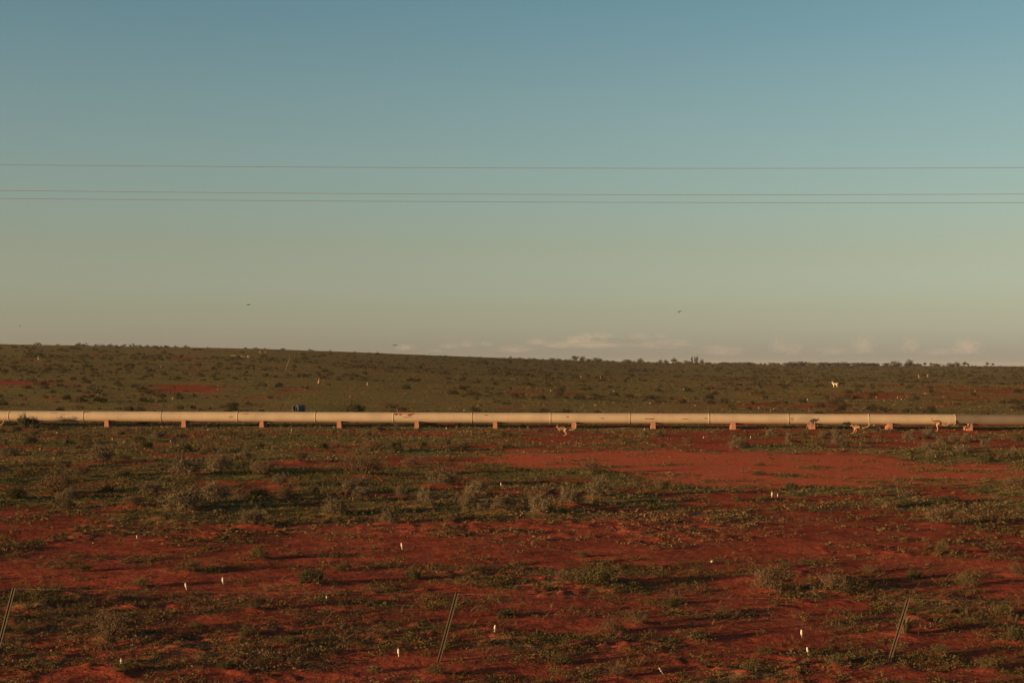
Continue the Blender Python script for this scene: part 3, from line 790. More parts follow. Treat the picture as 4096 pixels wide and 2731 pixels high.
# ------------------------------------------------------------------ wire fence in the foreground
M_STEEL = simple('weathered_steel', (0.075, 0.057, 0.038), 0.6, 0.2, 15, 0.1, 0.0)
M_WIRE = simple('fence_wire', (0.085, 0.065, 0.045), 0.5, 0.1, 5)
pb = [(Vector(pt(1753, 2640, 21.26)), Vector(pt(1828, 2370, 21.26))), (Vector(pt(3558, 2655, 21.06)), Vector(pt(3634, 2391, 21.06)))]
step_b = pb[1][0] - pb[0][0]; step_t = pb[1][1] - pb[0][1]
fence = empty('wire_fence', (pb[0][0].x, pb[0][0].y, 0))
tag(fence, 'low wire fence of leaning steel posts across the near red earth', 'fence')
FO = Vector(fence.location)
def post_mesh(b, t):
    ax = (t - b).normalized(); L = (t - b).length + 0.0
    x = Vector((1, 0, 0)); x = (x - ax * x.dot(ax)).normalized(); y = ax.cross(x)   # y points away from the camera
    if y.y < 0: y = -y
    b2 = b - ax * 0.25; L2 = L + 0.25
    mb = MB()
    rot = Matrix((x, y, ax)).transposed()
    c = b2 + ax * L2 / 2
    mb.box(c - FO - x * 0.0185, (0.015, 0.010, L2), rot); mb.box(c - FO + x * 0.0185, (0.015, 0.010, L2), rot)          # lips facing the track
    mb.box(c - FO - x * 0.0125 + y * 0.022, (0.005, 0.034, L2 - 0.003), rot); mb.box(c - FO + x * 0.0125 + y * 0.022, (0.005, 0.034, L2 - 0.003), rot)
    mb.box(c - FO + y * 0.041, (0.022, 0.005, L2 - 0.006), rot)
    return mb.mesh('post', M_STEEL, False)
tops = []
for i in range(-2, 4):
    b_ = pb[0][0] + step_b * i; t_ = pb[0][1] + step_t * i
    b_.z = float(gz(b_.x, b_.y)) ; tops.append(t_)
    link('post', post_mesh(b_, t_), fence)
mb = MB()
for i in range(len(tops) - 1):
    P = []
    for k in range(9):
        f = k / 8; q = tops[i].lerp(tops[i + 1], f); q.z -= 0.015 + 0.05 * f * (1 - f) * 1.0; q.y -= 0.012
        P.append(q - FO)
    mb.tube(P, [0.0015] * 9, 5)
link('wire', mb.mesh('wire', M_WIRE), fence)

# ------------------------------------------------------------------ overhead wires
M_OWIRE = simple('dull_conductor', (0.16, 0.115, 0.08), 0.6, 0.1, 3)
for (yl, ym, yr, nm) in [(659, 672.5, 671.5, 'topmost of the three thin overhead wires against the sky'), (762, 777.5, 776.5, 'middle one of the three thin overhead wires'),
                         (794, 808, 811, 'lowest of the three thin overhead wires crossing the sky')]:
    Q = [pt(0, yl, 60), pt(2048, ym, 60), pt(4096, yr, 60)]
    cf = np.polyfit([q.x for q in Q], [q.z for q in Q], 2)
    xs = np.linspace(-110, 110, 81); mb = MB()
    mb.tube([Vector((x, 60, float(np.polyval(cf, x)))) for x in xs], [0.0085] * len(xs), 5)
    tag(link('overhead_wire', mb.mesh('overhead_wire', M_OWIRE)), nm, 'wire', 'overhead wires')

# ------------------------------------------------------------------ animals: one continuous surface each
def fur(name, dark, pale, scale=25):
    m, nt, b = mat(name); v = coord(nt)
    a = nd(nt, 'ShaderNodeAttribute'); a.attribute_name = 'pale'
    n = noise_n(nt, scale, v, 4)
    f = math_n(nt, 'ADD', a.outputs['Fac'], math_n(nt, 'MULTIPLY', math_n(nt, 'SUBTRACT', n, 0.5), 0.5), True)
    nt.links.new(mix_n(nt, f, dark, pale), b.inputs['Base Color'])
    b.inputs['Roughness'].default_value = 0.95
    return m
M_ROO = fur('kangaroo_fur', (0.070, 0.042, 0.027), (0.31, 0.178, 0.100))
M_ROOD = fur('dark_kangaroo_fur', (0.030, 0.022, 0.017), (0.25, 0.145, 0.085))
M_GOATW = fur('white_goat_hair', (0.50, 0.38, 0.25), (0.64, 0.53, 0.38))
M_GOATB = fur('black_goat_hair', (0.006, 0.005, 0.005), (0.012, 0.009, 0.008))
M_EYE = simple('dark_eye', (0.012, 0.010, 0.009), 0.2, 0.1, 3)
def body(name, chains, voxel, material):
    """chains: (points, radii, pale, sideways factor) -> one remeshed skin with a 'pale' attribute"""
    mb = MB(); src = []
    for (P, R, pale, lat) in chains:
        p, r = sweep(P, R); mb.tube(p, r, 10, lat)
        src += [(q, rr, pale) for q, rr in zip(p, r)]
    me = mb.mesh(name, material)
    o = bpy.data.objects.new('tmp', me); col.objects.link(o)
    rm = o.modifiers.new('r', 'REMESH'); rm.mode = 'VOXEL'; rm.voxel_size = voxel; rm.use_smooth_shade = True
    sm = o.modifiers.new('s', 'SMOOTH'); sm.factor = 0.5; sm.iterations = 2
    dg = bpy.context.evaluated_depsgraph_get()
    out = bpy.data.meshes.new_from_object(o.evaluated_get(dg)); out.name = name
    bpy.data.objects.remove(o); bpy.data.meshes.remove(me)
    C = np.array([tuple(s_[0]) for s_ in src]); Rr = np.array([s_[1] for s_ in src]); Pl = np.array([s_[2] for s_ in src])
    co = np.empty(len(out.vertices) * 3); out.vertices.foreach_get('co', co); co = co.reshape(-1, 3)
    no = np.array([tuple(v.normal) for v in out.vertices])
    d = np.linalg.norm(co[:, None] - C[None], axis=2) / (Rr[None] + 0.01)
    p = Pl[np.argmin(d, 1)] - 0.45 * no[:, 2]
    at = out.attributes.new('pale', 'FLOAT', 'POINT'); at.data.foreach_set('value', np.clip(p, 0, 1).astype(np.float32))
    if not out.materials: out.materials.append(material)
    return out
def roo(zs, ox, oy, D, foot, chains, label, material=M_ROO, shift=(0, 0), lift=0.0, eye=None):
    """a kangaroo drawn from its outline; coordinates in a crop of scale zs with origin ox, oy; foot = crop point that stands on the ground"""
    s = F / D
    fx, fy = foot
    def L(p, lat=0.0): return Vector(((p[0] - fx) / zs / s, lat, (fy - p[1]) / zs / s))
    ch = []
    for (pts, rad, pale, lat, off) in chains:
        ch.append(([L(p, off) for p in pts], [r / zs / s for r in rad], pale, lat))
    me = body('kangaroo', ch, 0.014, material)
    X = pt(ox + fx / zs + shift[0], 1700, D).x
    z = float(gz(X, D)) + lift
    o = link('kangaroo', me, None, (X, D, z))
    tag(o, label, 'kangaroo', 'kangaroos along the pipeline')
    if eye:
        for sg in (-1, 1):
            mb = MB(); c = L(eye, sg * 0.030); mb.lathe([(0.0, -0.009), (0.008, -0.004), (0.009, 0.0), (0.008, 0.004), (0.0, 0.009)], 8)
            e = link('eye', mb.mesh('eye', M_EYE), o, c)
    return o
R1 = [  # hopping to the left, tail streaming behind and curled up
 ([(648, 590), (690, 595), (760, 590), (840, 580), (900, 612)], [30, 48, 62, 66, 40], 0.25, 0.8, 0),
 ([(668, 592), (640, 565), (618, 535)], [30, 20, 18], 0.5, 0.9, 0), ([(628, 532), (600, 548), (578, 560)], [22, 19, 9], 0.7, 0.85, 0),
 ([(622, 525), (612, 480), (607, 445)], [8, 10, 3], 0.6, 0.6, 0.02), ([(632, 525), (638, 485), (640, 455)], [8, 10, 3], 0.6, 0.6, -0.02),
 ([(890, 618), (940, 628), (1040, 636), (1130, 622), (1190, 572), (1210, 500), (1203, 405)], [34, 24, 20, 18, 16, 14, 9], 0.95, 0.9, 0),
 ([(885, 610), (850, 665), (905, 745), (880, 785), (818, 830)], [46, 36, 15, 14, 9], 0.85, 0.6, -0.07),
 ([(885, 610), (860, 665), (918, 735), (890, 775), (840, 815)], [44, 34, 15, 13, 9], 0.75, 0.6, 0.07),
 ([(705, 610), (700, 655), (685, 675), (672, 668)], [16, 11, 9, 7], 0.55, 0.8, -0.06), ([(712, 610), (712, 650), (700, 680), (688, 676)], [16, 11, 9, 7], 0.45, 0.8, 0.06)]
roo(7.84, 2150, 1640, 88.6, (818, 838), R1, 'kangaroo bounding left in front of the eighth pier with tail curled up', eye=(606, 538))
roo(7.84, 2150, 1640, 93.2, (818, 838), R1, 'kangaroo mostly beyond the left photo edge, only its upcurled tail showing', shift=(-2290, 0))
R3 = [  # landing, hind legs thrown forward
 ([(1545, 508), (1575, 505), (1630, 485), (1685, 500), (1705, 515)], [22, 34, 44, 34, 20], 0.3, 0.8, 0),
 ([(1560, 505), (1535, 490), (1515, 472)], [22, 15, 13], 0.55, 0.9, 0), ([(1520, 468), (1502, 486), (1487, 502)], [15, 13, 7], 0.75, 0.85, 0),
 ([(1512, 465), (1500, 440), (1494, 416)], [6, 7, 2.5], 0.6, 0.6, 0.02), ([(1522, 465), (1528, 445), (1530, 424)], [6, 7, 2.5], 0.6, 0.6, -0.02),
 ([(1695, 512), (1740, 522), (1790, 530), (1880, 515), (1925, 470), (1938, 418)], [20, 16, 14, 12, 11, 7], 0.95, 0.9, 0),
 ([(1680, 515), (1600, 540), (1565, 610), (1538, 655), (1487, 676)], [34, 26, 12, 10, 7], 0.95, 0.6, -0.06),
 ([(1685, 515), (1640, 560), (1620, 620), (1600, 680), (1560, 692)], [30, 20, 9, 8, 5], 0.65, 0.6, 0.07),
 ([(1572, 520), (1562, 555), (1572, 580)], [11, 8, 6], 0.6, 0.8, -0.05), ([(1576, 520), (1568, 552), (1580, 574)], [11, 8, 6], 0.5, 0.8, 0.05)]
roo(5.88, 3150, 1620, 92.3, (1490, 690), R3, 'kangaroo landing with hind legs thrown forward between two right-hand piers', eye=(1506, 478))
R4 = [  # standing upright on long legs
 ([(622, 282), (650, 292), (700, 290), (750, 300), (778, 318)], [18, 28, 36, 34, 18], 0.3, 0.8, 0),
 ([(632, 290), (610, 268), (600, 240)], [17, 12, 11], 0.5, 0.9, 0), ([(604, 232), (590, 243), (576, 254)], [12, 10, 5], 0.7, 0.85, 0),
 ([(598, 228), (594, 212), (590, 196)], [5, 6, 2], 0.55, 0.6, 0.02), ([(606, 228), (606, 212), (605, 199)], [5, 6, 2], 0.55, 0.6, -0.02),
 ([(768, 318), (800, 332), (850, 356), (895, 352), (930, 310), (946, 258)], [16, 13, 12, 11, 9, 6], 0.95, 0.9, 0),
 ([(735, 315), (700, 355), (712, 410), (700, 455), (664, 466)], [32, 22, 11, 9, 5], 0.9, 0.6, -0.06),
 ([(740, 315), (710, 355), (722, 412), (716, 455), (684, 466)], [30, 21, 10, 8, 5], 0.8, 0.6, 0.06),
 ([(640, 300), (628, 325), (626, 352)], [9, 6, 4], 0.6, 0.8, -0.04), ([(645, 300), (634, 325), (632, 350)], [9, 6, 4], 0.5, 0.8, 0.04)]
roo(4.742, 3600, 1620, 97.2, (690, 470), R4, 'kangaroo up on its hind legs near the grey pipe section, tail raised', eye=(597, 237))
R2 = [  # facing right, seen from behind and left
 ([(520, 425), (550, 400), (600, 372), (650, 362), (690, 365)], [30, 42, 42, 36, 22], 0.12, 0.85, 0),
 ([(680, 362), (705, 350), (725, 338)], [22, 16, 13], 0.3, 0.9, 0), ([(722, 338), (736, 352), (744, 372)], [14, 12, 7], 0.15, 0.85, 0),
 ([(722, 330), (705, 305), (692, 278)], [5, 7, 2.5], 0.7, 0.6, 0.02), ([(728, 330), (722, 312), (714, 296)], [5, 7, 2.5], 0.7, 0.6, -0.02),
 ([(525, 425), (495, 450), (475, 500), (452, 545), (435, 570)], [24, 16, 12, 9, 5], 0.75, 0.9, 0),
 ([(545, 420), (600, 440), (530, 500), (492, 540), (500, 575)], [36, 26, 11, 9, 6], 0.45, 0.6, -0.07),
 ([(548, 420), (612, 440), (545, 500), (505, 545), (520, 576)], [34, 24, 10, 8, 6], 0.35, 0.6, 0.07),
 ([(665, 375), (655, 415), (660, 440)], [12, 8, 6], 0.2, 0.8, -0.05), ([(670, 375), (668, 412), (676, 438)], [12, 8, 6], 0.2, 0.8, 0.05)]
roo(5.88, 3150, 1620, 97.4, (505, 580), R2, 'dark kangaroo crouched and facing right in front of the pipeline', M_ROOD, eye=(732, 345))
# far away, small ones sitting up: one body copied
far_me = body('kangaroo', [
 ([(0.02, 0, 0.30), (0.0, 0, 0.55), (-0.06, 0, 0.85)], [0.19, 0.16, 0.09], 0.45, 0.85), ([(-0.06, 0, 0.85), (-0.09, 0, 1.02)], [0.08, 0.06], 0.6, 0.9),
 ([(-0.08, 0, 1.04), (-0.19, 0, 0.99)], [0.07, 0.03], 0.7, 0.85), ([(-0.08, 0.03, 1.08), (-0.07, 0.05, 1.24)], [0.025, 0.018], 0.6, 0.7), ([(-0.08, -0.03, 1.08), (-0.07, -0.05, 1.24)], [0.025, 0.018], 0.6, 0.7),
 ([(0.12, 0, 0.2), (0.35, 0, 0.06), (0.75, 0, 0.05)], [0.09, 0.06, 0.03], 0.6, 0.9),
 ([(0.05, 0.12, 0.3), (-0.12, 0.13, 0.28), (0.06, 0.13, 0.05), (-0.22, 0.13, 0.03)], [0.13, 0.09, 0.04, 0.03], 0.75, 0.7), ([(0.05, -0.12, 0.3), (-0.12, -0.13, 0.28), (0.06, -0.13, 0.05), (-0.22, -0.13, 0.03)], [0.13, 0.09, 0.04, 0.03], 0.75, 0.7),
 ([(-0.05, -0.10, 0.72), (-0.17, -0.09, 0.58)], [0.04, 0.025], 0.6, 0.9), ([(-0.05, 0.10, 0.72), (-0.17, 0.09, 0.58)], [0.04, 0.025], 0.6, 0.9)], 0.022, fur('pale_kangaroo_fur', (0.16, 0.095, 0.060), (0.33, 0.20, 0.125)))
FARROO = [(133, 1431, 13, 'left one of a tiny pale kangaroo pair high on the left hillside'), (153, 1438, 15, 'right one of a tiny pale kangaroo pair high on the left hillside'),
 (1040, 1411, 12, 'left one of two tiny upright kangaroos below the hill skyline'), (1062, 1413, 13, 'right one of two tiny upright kangaroos below the hill skyline'),
 (645, 1472, 13, 'tiny bright kangaroo amid the dark scrub band on the left hillside'), (616, 1484, 9, 'tiny dim kangaroo in the left scrub band, below the bright one'),
 (505, 1494, 9, 'tiny kangaroo lowest in the dark scrub band at left'), (1275, 1533, 20, 'orange-lit kangaroo bent between two dark bushes right of the leaning stick'),
 (1470, 1542, 18, 'kangaroo beside a dark bush above the rust-patched pipe section'), (2323, 1513, 13, 'left one of two tiny kangaroos in mid plain below the trees'),
 (2403, 1515, 12, 'right one of two tiny kangaroos in mid plain below the trees'), (3675, 1511, 15, 'thin upright kangaroo, left of a pair far off at right'),
 (3711, 1507, 13, 'stout sitting kangaroo, right of a pair far off at right'), (655, 1425, 7, 'tiny kangaroo just under the left skyline bushes'),
 (801, 1392, 9, 'leftmost tiny kangaroo standing on the hill skyline'), (905, 1393, 10, 'second tiny kangaroo standing on the hill skyline'), (1680, 1419, 8, 'tiny kangaroo on the sloping skyline near the lowest bird'),
 (1160, 1499, 9, 'tiny dim kangaroo just below the leaning stick')]
for i, (px, py, hp, lab) in enumerate(FARROO):
    X, Y = ground_at(px, py)
    o = link('kangaroo', far_me, None, (X, Y, float(base_h(X, Y)) - 0.02), (0, 0, [0.3, -0.5, 2.6, 1.2, -1.0][i % 5]))
    s_ = hp / (F / Y) / 1.2; o.scale = (s_, s_, s_)
    tag(o, lab, 'kangaroo', 'distant kangaroos on the plain')

# goats
def goat(name, material, px, py, label, flip=1, head_up=True, sc_=1.0):
    ch = [([(-0.38, 0, 0.62), (-0.1, 0, 0.62), (0.22, 0, 0.63), (0.42, 0, 0.62)], [0.17, 0.19, 0.20, 0.15], 0.4, 0.75)]
    if head_up:
        ch += [([(-0.40, 0, 0.68), (-0.52, 0, 0.84), (-0.58, 0, 0.95)], [0.13, 0.09, 0.08], 0.6, 0.8), ([(-0.57, 0, 0.97), (-0.70, 0, 0.92), (-0.78, 0, 0.88)], [0.085, 0.065, 0.04], 0.8, 0.8),
               ([(-0.55, 0.05, 1.02), (-0.48, 0.07, 1.14), (-0.38, 0.09, 1.18)], [0.025, 0.02, 0.012], 0.2, 1), ([(-0.55, -0.05, 1.02), (-0.48, -0.07, 1.14), (-0.38, -0.09, 1.18)], [0.025, 0.02, 0.012], 0.2, 1),
               ([(0.45, 0, 0.70), (0.56, 0, 0.82), (0.60, 0, 0.90)], [0.06, 0.05, 0.03], 0.7, 0.8)]
    else:
        ch += [([(-0.40, 0, 0.66), (-0.55, 0, 0.74), (-0.66, 0, 0.80)], [0.13, 0.09, 0.08], 0.6, 0.8), ([(-0.66, 0, 0.82), (-0.78, 0, 0.74), (-0.84, 0, 0.68)], [0.085, 0.065, 0.04], 0.8, 0.8),
               ([(-0.64, 0.05, 0.86), (-0.58, 0.07, 0.98), (-0.48, 0.09, 1.0)], [0.025, 0.02, 0.012], 0.2, 1), ([(-0.64, -0.05, 0.86), (-0.58, -0.07, 0.98), (-0.48, -0.09, 1.0)], [0.025, 0.02, 0.012], 0.2, 1),
               ([(0.45, 0, 0.66), (0.55, 0, 0.60), (0.58, 0, 0.5)], [0.05, 0.04, 0.02], 0.7, 0.8)]
    for sy in (-0.10, 0.10):
        k = 0.03 if sy > 0 else -0.03
        ch.append(([(-0.32, sy, 0.55), (-0.33 + k, sy, 0.30), (-0.31 + k, sy, 0.15), (-0.34 + k, sy, 0.0)], [0.09, 0.05, 0.04, 0.04], 0.6, 0.8))
        ch.append(([(0.34, sy, 0.58), (0.26 + k, sy, 0.38), (0.38 + k, sy, 0.26), (0.36 + k, sy, 0.0)], [0.13, 0.08, 0.045, 0.04], 0.6, 0.8))
    me = body(name, ch, 0.022, material)
    X, Y = ground_at(px, py)
    o = link('goat', me, None, (X, Y, float(gz(X, Y)) + 0.06), (0, 0, 0.15 * flip), (sc_ , sc_, sc_))
    tag(o, label, 'goat', 'goats behind the pipeline')
goat('goat', M_GOATW, 3341, 1549, 'bright white goat with raised head and tail on the plain at right', 1, True, 0.93)
goat('goat', M_GOATB, 3366, 1548, 'black goat close behind the white goat', -1, True, 1.0)

# birds in the air
M_BIRD = simple('bird_feathers', (0.030, 0.026, 0.024), 0.8, 0.2, 10)
def bird(px, py, Y, span, up, label, rz=0.0, bank=0.0):
    mb = MB()
    p, r = sweep([(0.5, 0, 0), (0.2, 0, 0.0), (-0.2, 0, 0), (-0.42, 0, 0.02)], [0.04, 0.14, 0.15, 0.07]); mb.tube(p, r, 8)
    for sg in (-1, 1):
        P = [(-0.12, 0, 0.03), (-0.10, sg * 0.45, 0.03 + up * 0.45), (0.02, sg * 1.0, 0.03 + up * 1.0 - 0.05)]
        cw = [0.46, 0.42, 0.14]; V = []
        for (x, y, z), c in zip(P, cw): V += [(x - c / 2, y, z + .03 + c * .18), (x + c / 2, y, z + .03 - c * .18), (x + c / 2, y, z - .03 - c * .18), (x - c / 2, y, z - .03 + c * .18)]
        Fc = [(i * 4 + a, i * 4 + (a + 1) % 4, i * 4 + 4 + (a + 1) % 4, i * 4 + 4 + a) for i in range(2) for a in range(4)] + [(8, 9, 10, 11), (3, 2, 1, 0)]
        mb.add(V, Fc)
    V = [(0.4, -0.04, 0.012), (0.4, 0.04, 0.012), (0.72, 0.12, 0.012), (0.72, -0.12, 0.012)]; V += [(a, b_, -0.012) for a, b_, c in V]
    mb.add(V, [(0, 1, 2, 3), (7, 6, 5, 4), (0, 4, 5, 1), (1, 5, 6, 2), (2, 6, 7, 3), (3, 7, 4, 0)])
    o = link('bird', mb.mesh('bird', M_BIRD), None, pt(px, py, Y), (bank, 0, rz), (span / 2,) * 3)
    tag(o, label, 'bird', 'birds in flight')
bird(994, 1219, 170, 0.64, 0.10, 'small dark bird gliding with level wings above the left hill', 1.2)
bird(2715, 1248, 160, 0.58, 0.75, 'dark bird with wings raised in the right half of the sky', 1.0, 0.25)
bird(1580, 1381, 170, 0.64, 0.12, 'dark bird flying low just above the sloping skyline', 1.3)
bird(78, 1305, 200, 0.40, 0.6, 'tiniest bird, near the left edge of the sky', 1.2)

# ------------------------------------------------------------------ drum, stick, stones
M_DRUM = simple('faded_blue_paint', (0.068, 0.074, 0.080), 0.6, 0.2, 5, 0.1); M_INSIDE = simple('shaded_inside', (0.02, 0.017, 0.015), 0.9, 0.2, 5)  # the near-black inside colour paints the shade in the drum's open mouth
dc = pt(1196, 1636, 130.0)
drum = empty('drum', (dc.x, dc.y, float(gz(dc.x, dc.y))))
tag(drum, 'faded blue drum lying on its side behind the pipeline, open end leftward', 'drum')
da = Matrix.Translation((0, 0, 0.34)) @ Matrix.Rotation(math.radians(33), 4, 'Z') @ Matrix.Rotation(math.radians(-90), 4, 'Y')
mb = MB(); mb.lathe([(0.345, -0.46), (0.345, -0.16), (0.358, -0.14), (0.345, -0.12), (0.345, 0.12), (0.358, 0.14), (0.345, 0.16), (0.345, 0.46), (0.325, 0.46), (0.325, -0.40)], 28, da, False)
link('shell', mb.mesh('shell', M_DRUM), drum)
mb = MB(); mb.lathe([(0.318, 0.445), (0.318, -0.39), (0.0, -0.39)], 28, da, False); link('inside', mb.mesh('inside', M_INSIDE), drum)
mb = MB(); mb.lathe([(0.33, 0.461), (0.360, 0.461), (0.360, 0.485), (0.33, 0.485), (0.33, 0.461)], 28, da, False); link('rim', mb.mesh('rim', M_DRUM), drum)

M_BARK = simple('bleached_wood', (0.15, 0.11, 0.075), 0.9, 0.2, 9)
X, Y = ground_at(1142, 1484); sY = F / Y
P = [Vector((X + dx / sY, Y, float(base_h(X, Y)) + dz / sY - 0.1)) for dx, dz in ((0, 0), (3, 12), (6, 26), (11, 36), (14, 44), (16, 54), (15, 66))]
mb = MB(); mb.tube([p - P[0] for p in P], [0.055, 0.05, 0.05, 0.045, 0.04, 0.03, 0.015], 6)
mb.tube([P[3] - P[0], P[3] - P[0] + Vector((0.25, 0.1, 0.35)), P[3] - P[0] + Vector((0.35, 0.2, 0.7))], [0.03, 0.02, 0.01], 5)
tag(link('dead_sapling', mb.mesh('dead_sapling', M_BARK), None, P[0]), 'thin bare bleached sapling leaning right on the left hillside', 'dead tree')

M_STONE = simple('pale_stone', (0.36, 0.275, 0.20), 0.9, 0.2, 14, 0.4); M_STONER = simple('pink_stone', (0.21, 0.115, 0.078), 0.9, 0.25, 14, 0.4)
def stone(px, py, w, label, m, seed):
    r = np.random.default_rng(seed); mb = MB(); n = 9; V = []
    prof = [(-0.5, 0.55), (-0.2, 0.95), (0.15, 0.9), (0.42, 0.55)]
    for z, rr in prof:
        for j in range(n):
            k = rr * 0.5 * r.uniform(0.8, 1.15); V.append((k * math.cos(6.283 * j / n), k * 0.8 * math.sin(6.283 * j / n), z * 0.62 + r.uniform(-.04, .04)))
    Fc = [(i * n + j, i * n + (j + 1) % n, (i + 1) * n + (j + 1) % n, (i + 1) * n + j) for i in range(3) for j in range(n)]
    V += [(0, 0, -0.32), (0, 0, 0.33)]
    Fc += [(len(V) - 2, (j + 1) % n, j) for j in range(n)] + [(len(V) - 1, 3 * n + j, 3 * n + (j + 1) % n) for j in range(n)]
    mb.add(V, Fc)
    X, Y = ground_at(px, py); s_ = w / (F / Y)
    o = link('stone', mb.mesh('stone', m, False), None, (X, Y, float(gz(X, Y)) + 0.18 * s_), (0, 0, r.uniform(0, 6)), (s_,) * 3)
    tag(o, label, 'stone', 'loose stones')
stone(2848, 2252, 16, 'lone white stone on bare red soil right of centre', M_STONE, 1)
stone(206, 2607, 11, 'small round white stone near the bottom left corner', M_STONE, 2)
stone(1394, 2173, 10, 'pinkish stone on the red soil left of the mid shrubs', M_STONER, 3)
stone(1254, 2612, 16, 'brownish stone between the fence post and lower left mushrooms', M_STONER, 4)
stone(374, 2169, 12, 'flat pinkish stone on the red soil at left', M_STONER, 5)
for i, (px, py, w) in enumerate([(925, 1425, 9), (932, 1422, 8), (938, 1425, 9), (943, 1423, 7), (966, 1426, 8), (972, 1428, 7), (979, 1426, 8)]):
    stone(px, py, w, 'one of the pinkish rocks in a low heap under the hill skyline', M_STONER, 10 + i)
stone(992, 1428, 7, 'left one of two bright boulders beside the rock heap on the hill', M_STONE, 20); stone(999, 1430, 7, 'right one of two bright boulders beside the rock heap on the hill', M_STONE, 21)

# ------------------------------------------------------------------ white shaggy mushrooms
def mush_mat():
    m, nt, b = mat('shaggy_white'); v = coord(nt)
    n = noise_n(nt, 40, v, 4)
    nt.links.new(ramp_n(nt, n, [(0.3, (0.36, 0.31, 0.25)), (0.6, (0.52, 0.47, 0.385))]), b.inputs['Base Color'])
    bp = nd(nt, 'ShaderNodeBump'); bp.inputs['Strength'].default_value = 0.6; bp.inputs['Distance'].default_value = 0.01
    nt.links.new(n, bp.inputs['Height']); nt.links.new(bp.outputs[0], b.inputs['Normal'])
    return m
M_MUSH = mush_mat()
mb = MB(); mb.lathe([(0.055, -0.06), (0.06, 0.1), (0.055, 0.3), (0.05, 0.5)], 10); mush_stalk = mb.mesh('stalk', M_MUSH)
mb = MB(); mb.lathe([(0.052, 0.36), (0.105, 0.34), (0.125, 0.42), (0.138, 0.58), (0.13, 0.75), (0.10, 0.90), (0.055, 0.985), (0.0, 1.0)], 14); mush_cap = mb.mesh('cap', M_MUSH)
for v in mush_cap.vertices: v.co.x += 0.012 * math.sin(v.co.z * 17 + v.co.y * 30); v.co.y += 0.012 * math.cos(v.co.z * 23)
def mushroom(px, py, h, label, lean=0.0, fat=1.0, group='white mushrooms on the red earth'):
    X, Y = ground_at(px, py); s_ = h / (F / Y)
    o = empty('mushroom', (X, Y, float(gz(X, Y)))); o.rotation_euler = (0.05, lean, rng.uniform(0, 6)); o.rotation_mode = 'ZYX'
    o.rotation_euler = (rng.uniform(-.05, .05), lean, 0)
    o.scale = (s_ * fat, s_ * fat, s_)
    link('stalk', mush_stalk, o); link('cap', mush_cap, o)
    tag(o, label, 'mushroom', group)
for a in [
 (548, 2149, 15, 'small white mushroom on red soil at left, well behind the other two', -0.05), (746, 2360, 28, 'slim white mushroom with narrow stalk, left of a close pair', -0.16), (893, 2341, 30, 'tall white mushroom right of a close pair at left', -0.1),
 (1307, 2406, 20, 'stubby white mushroom between the left pair and the middle post', -0.06), (488, 2674, 34, 'tall white mushroom at the bottom left', -0.14), (1609, 2201, 26, 'white mushroom alone on green herbs left of centre', -0.14),
 (1978, 2545, 28, 'white mushroom right of the middle fence post', 0.1), (1595, 2636, 33, 'tall white mushroom left of the middle fence post', -0.05), (2652, 2686, 30, 'toppled white mushroom leaning hard left at the bottom edge', -0.55),
 (2004, 1946, 16, 'white mushroom just right of the central grey shrubs', -0.05), (2082, 2070, 10, 'tiny white mushroom between two big grey shrubs', 0.0), (2577, 2069, 9, 'tiny white mushroom in the long shrub shadow right of centre', 0.0),
 (3087, 1986, 20, 'taller mushroom of the pair below the claypan', 0.08), (3110, 1986, 13, 'shorter mushroom of the pair below the claypan', 0.08), (3854, 1794, 14, 'white mushroom among shrubs right of the claypan', 0.0),
 (3208, 2556, 34, 'slim white mushroom, upper of two left of the right fence post', -0.07), (3233, 2624, 31, 'stout white mushroom, lower of two left of the right fence post', -0.14), (1640, 1930, 8, 'tiny white mushroom left of the central grey shrubs', 0.0)]:
    mushroom(*a)
for (px, py) in [(160, 1803), (258, 1812), (449, 1759), (371, 1729), (712, 1782), (682, 1768), (496, 1770), (1025, 1798), (2374, 1703), (1785, 1716), (2577, 1720), (3002, 1753), (2814, 1754), (3496, 1704), (1166, 1722), (832, 1721), (1336, 1714), (228, 1735)]:
    mushroom(px, py, 8.5, unique('tiny white mushroom speck', px, py), 0.0, 1.15, 'white mushroom specks near the pipeline')
for (px, py) in [(3455, 1570), (3505, 1592), (3590, 1592), (3700, 1578), (3605, 1600), (2735, 1560), (2780, 1625), (3094, 1640), (3035, 1634), (2380, 1625), (2203, 1565), (2455, 1568), (1856, 1645), (1590, 1645), (870, 1560), (690, 1600), (390, 1580), (1400, 1590), (2600, 1615), (3230, 1600), (3775, 1592), (3900, 1568)]:
    mushroom(px, py, 6.0, unique('pale mushroom dot', px, py), 0.0, 1.3, 'pale mushroom dots behind the pipeline')

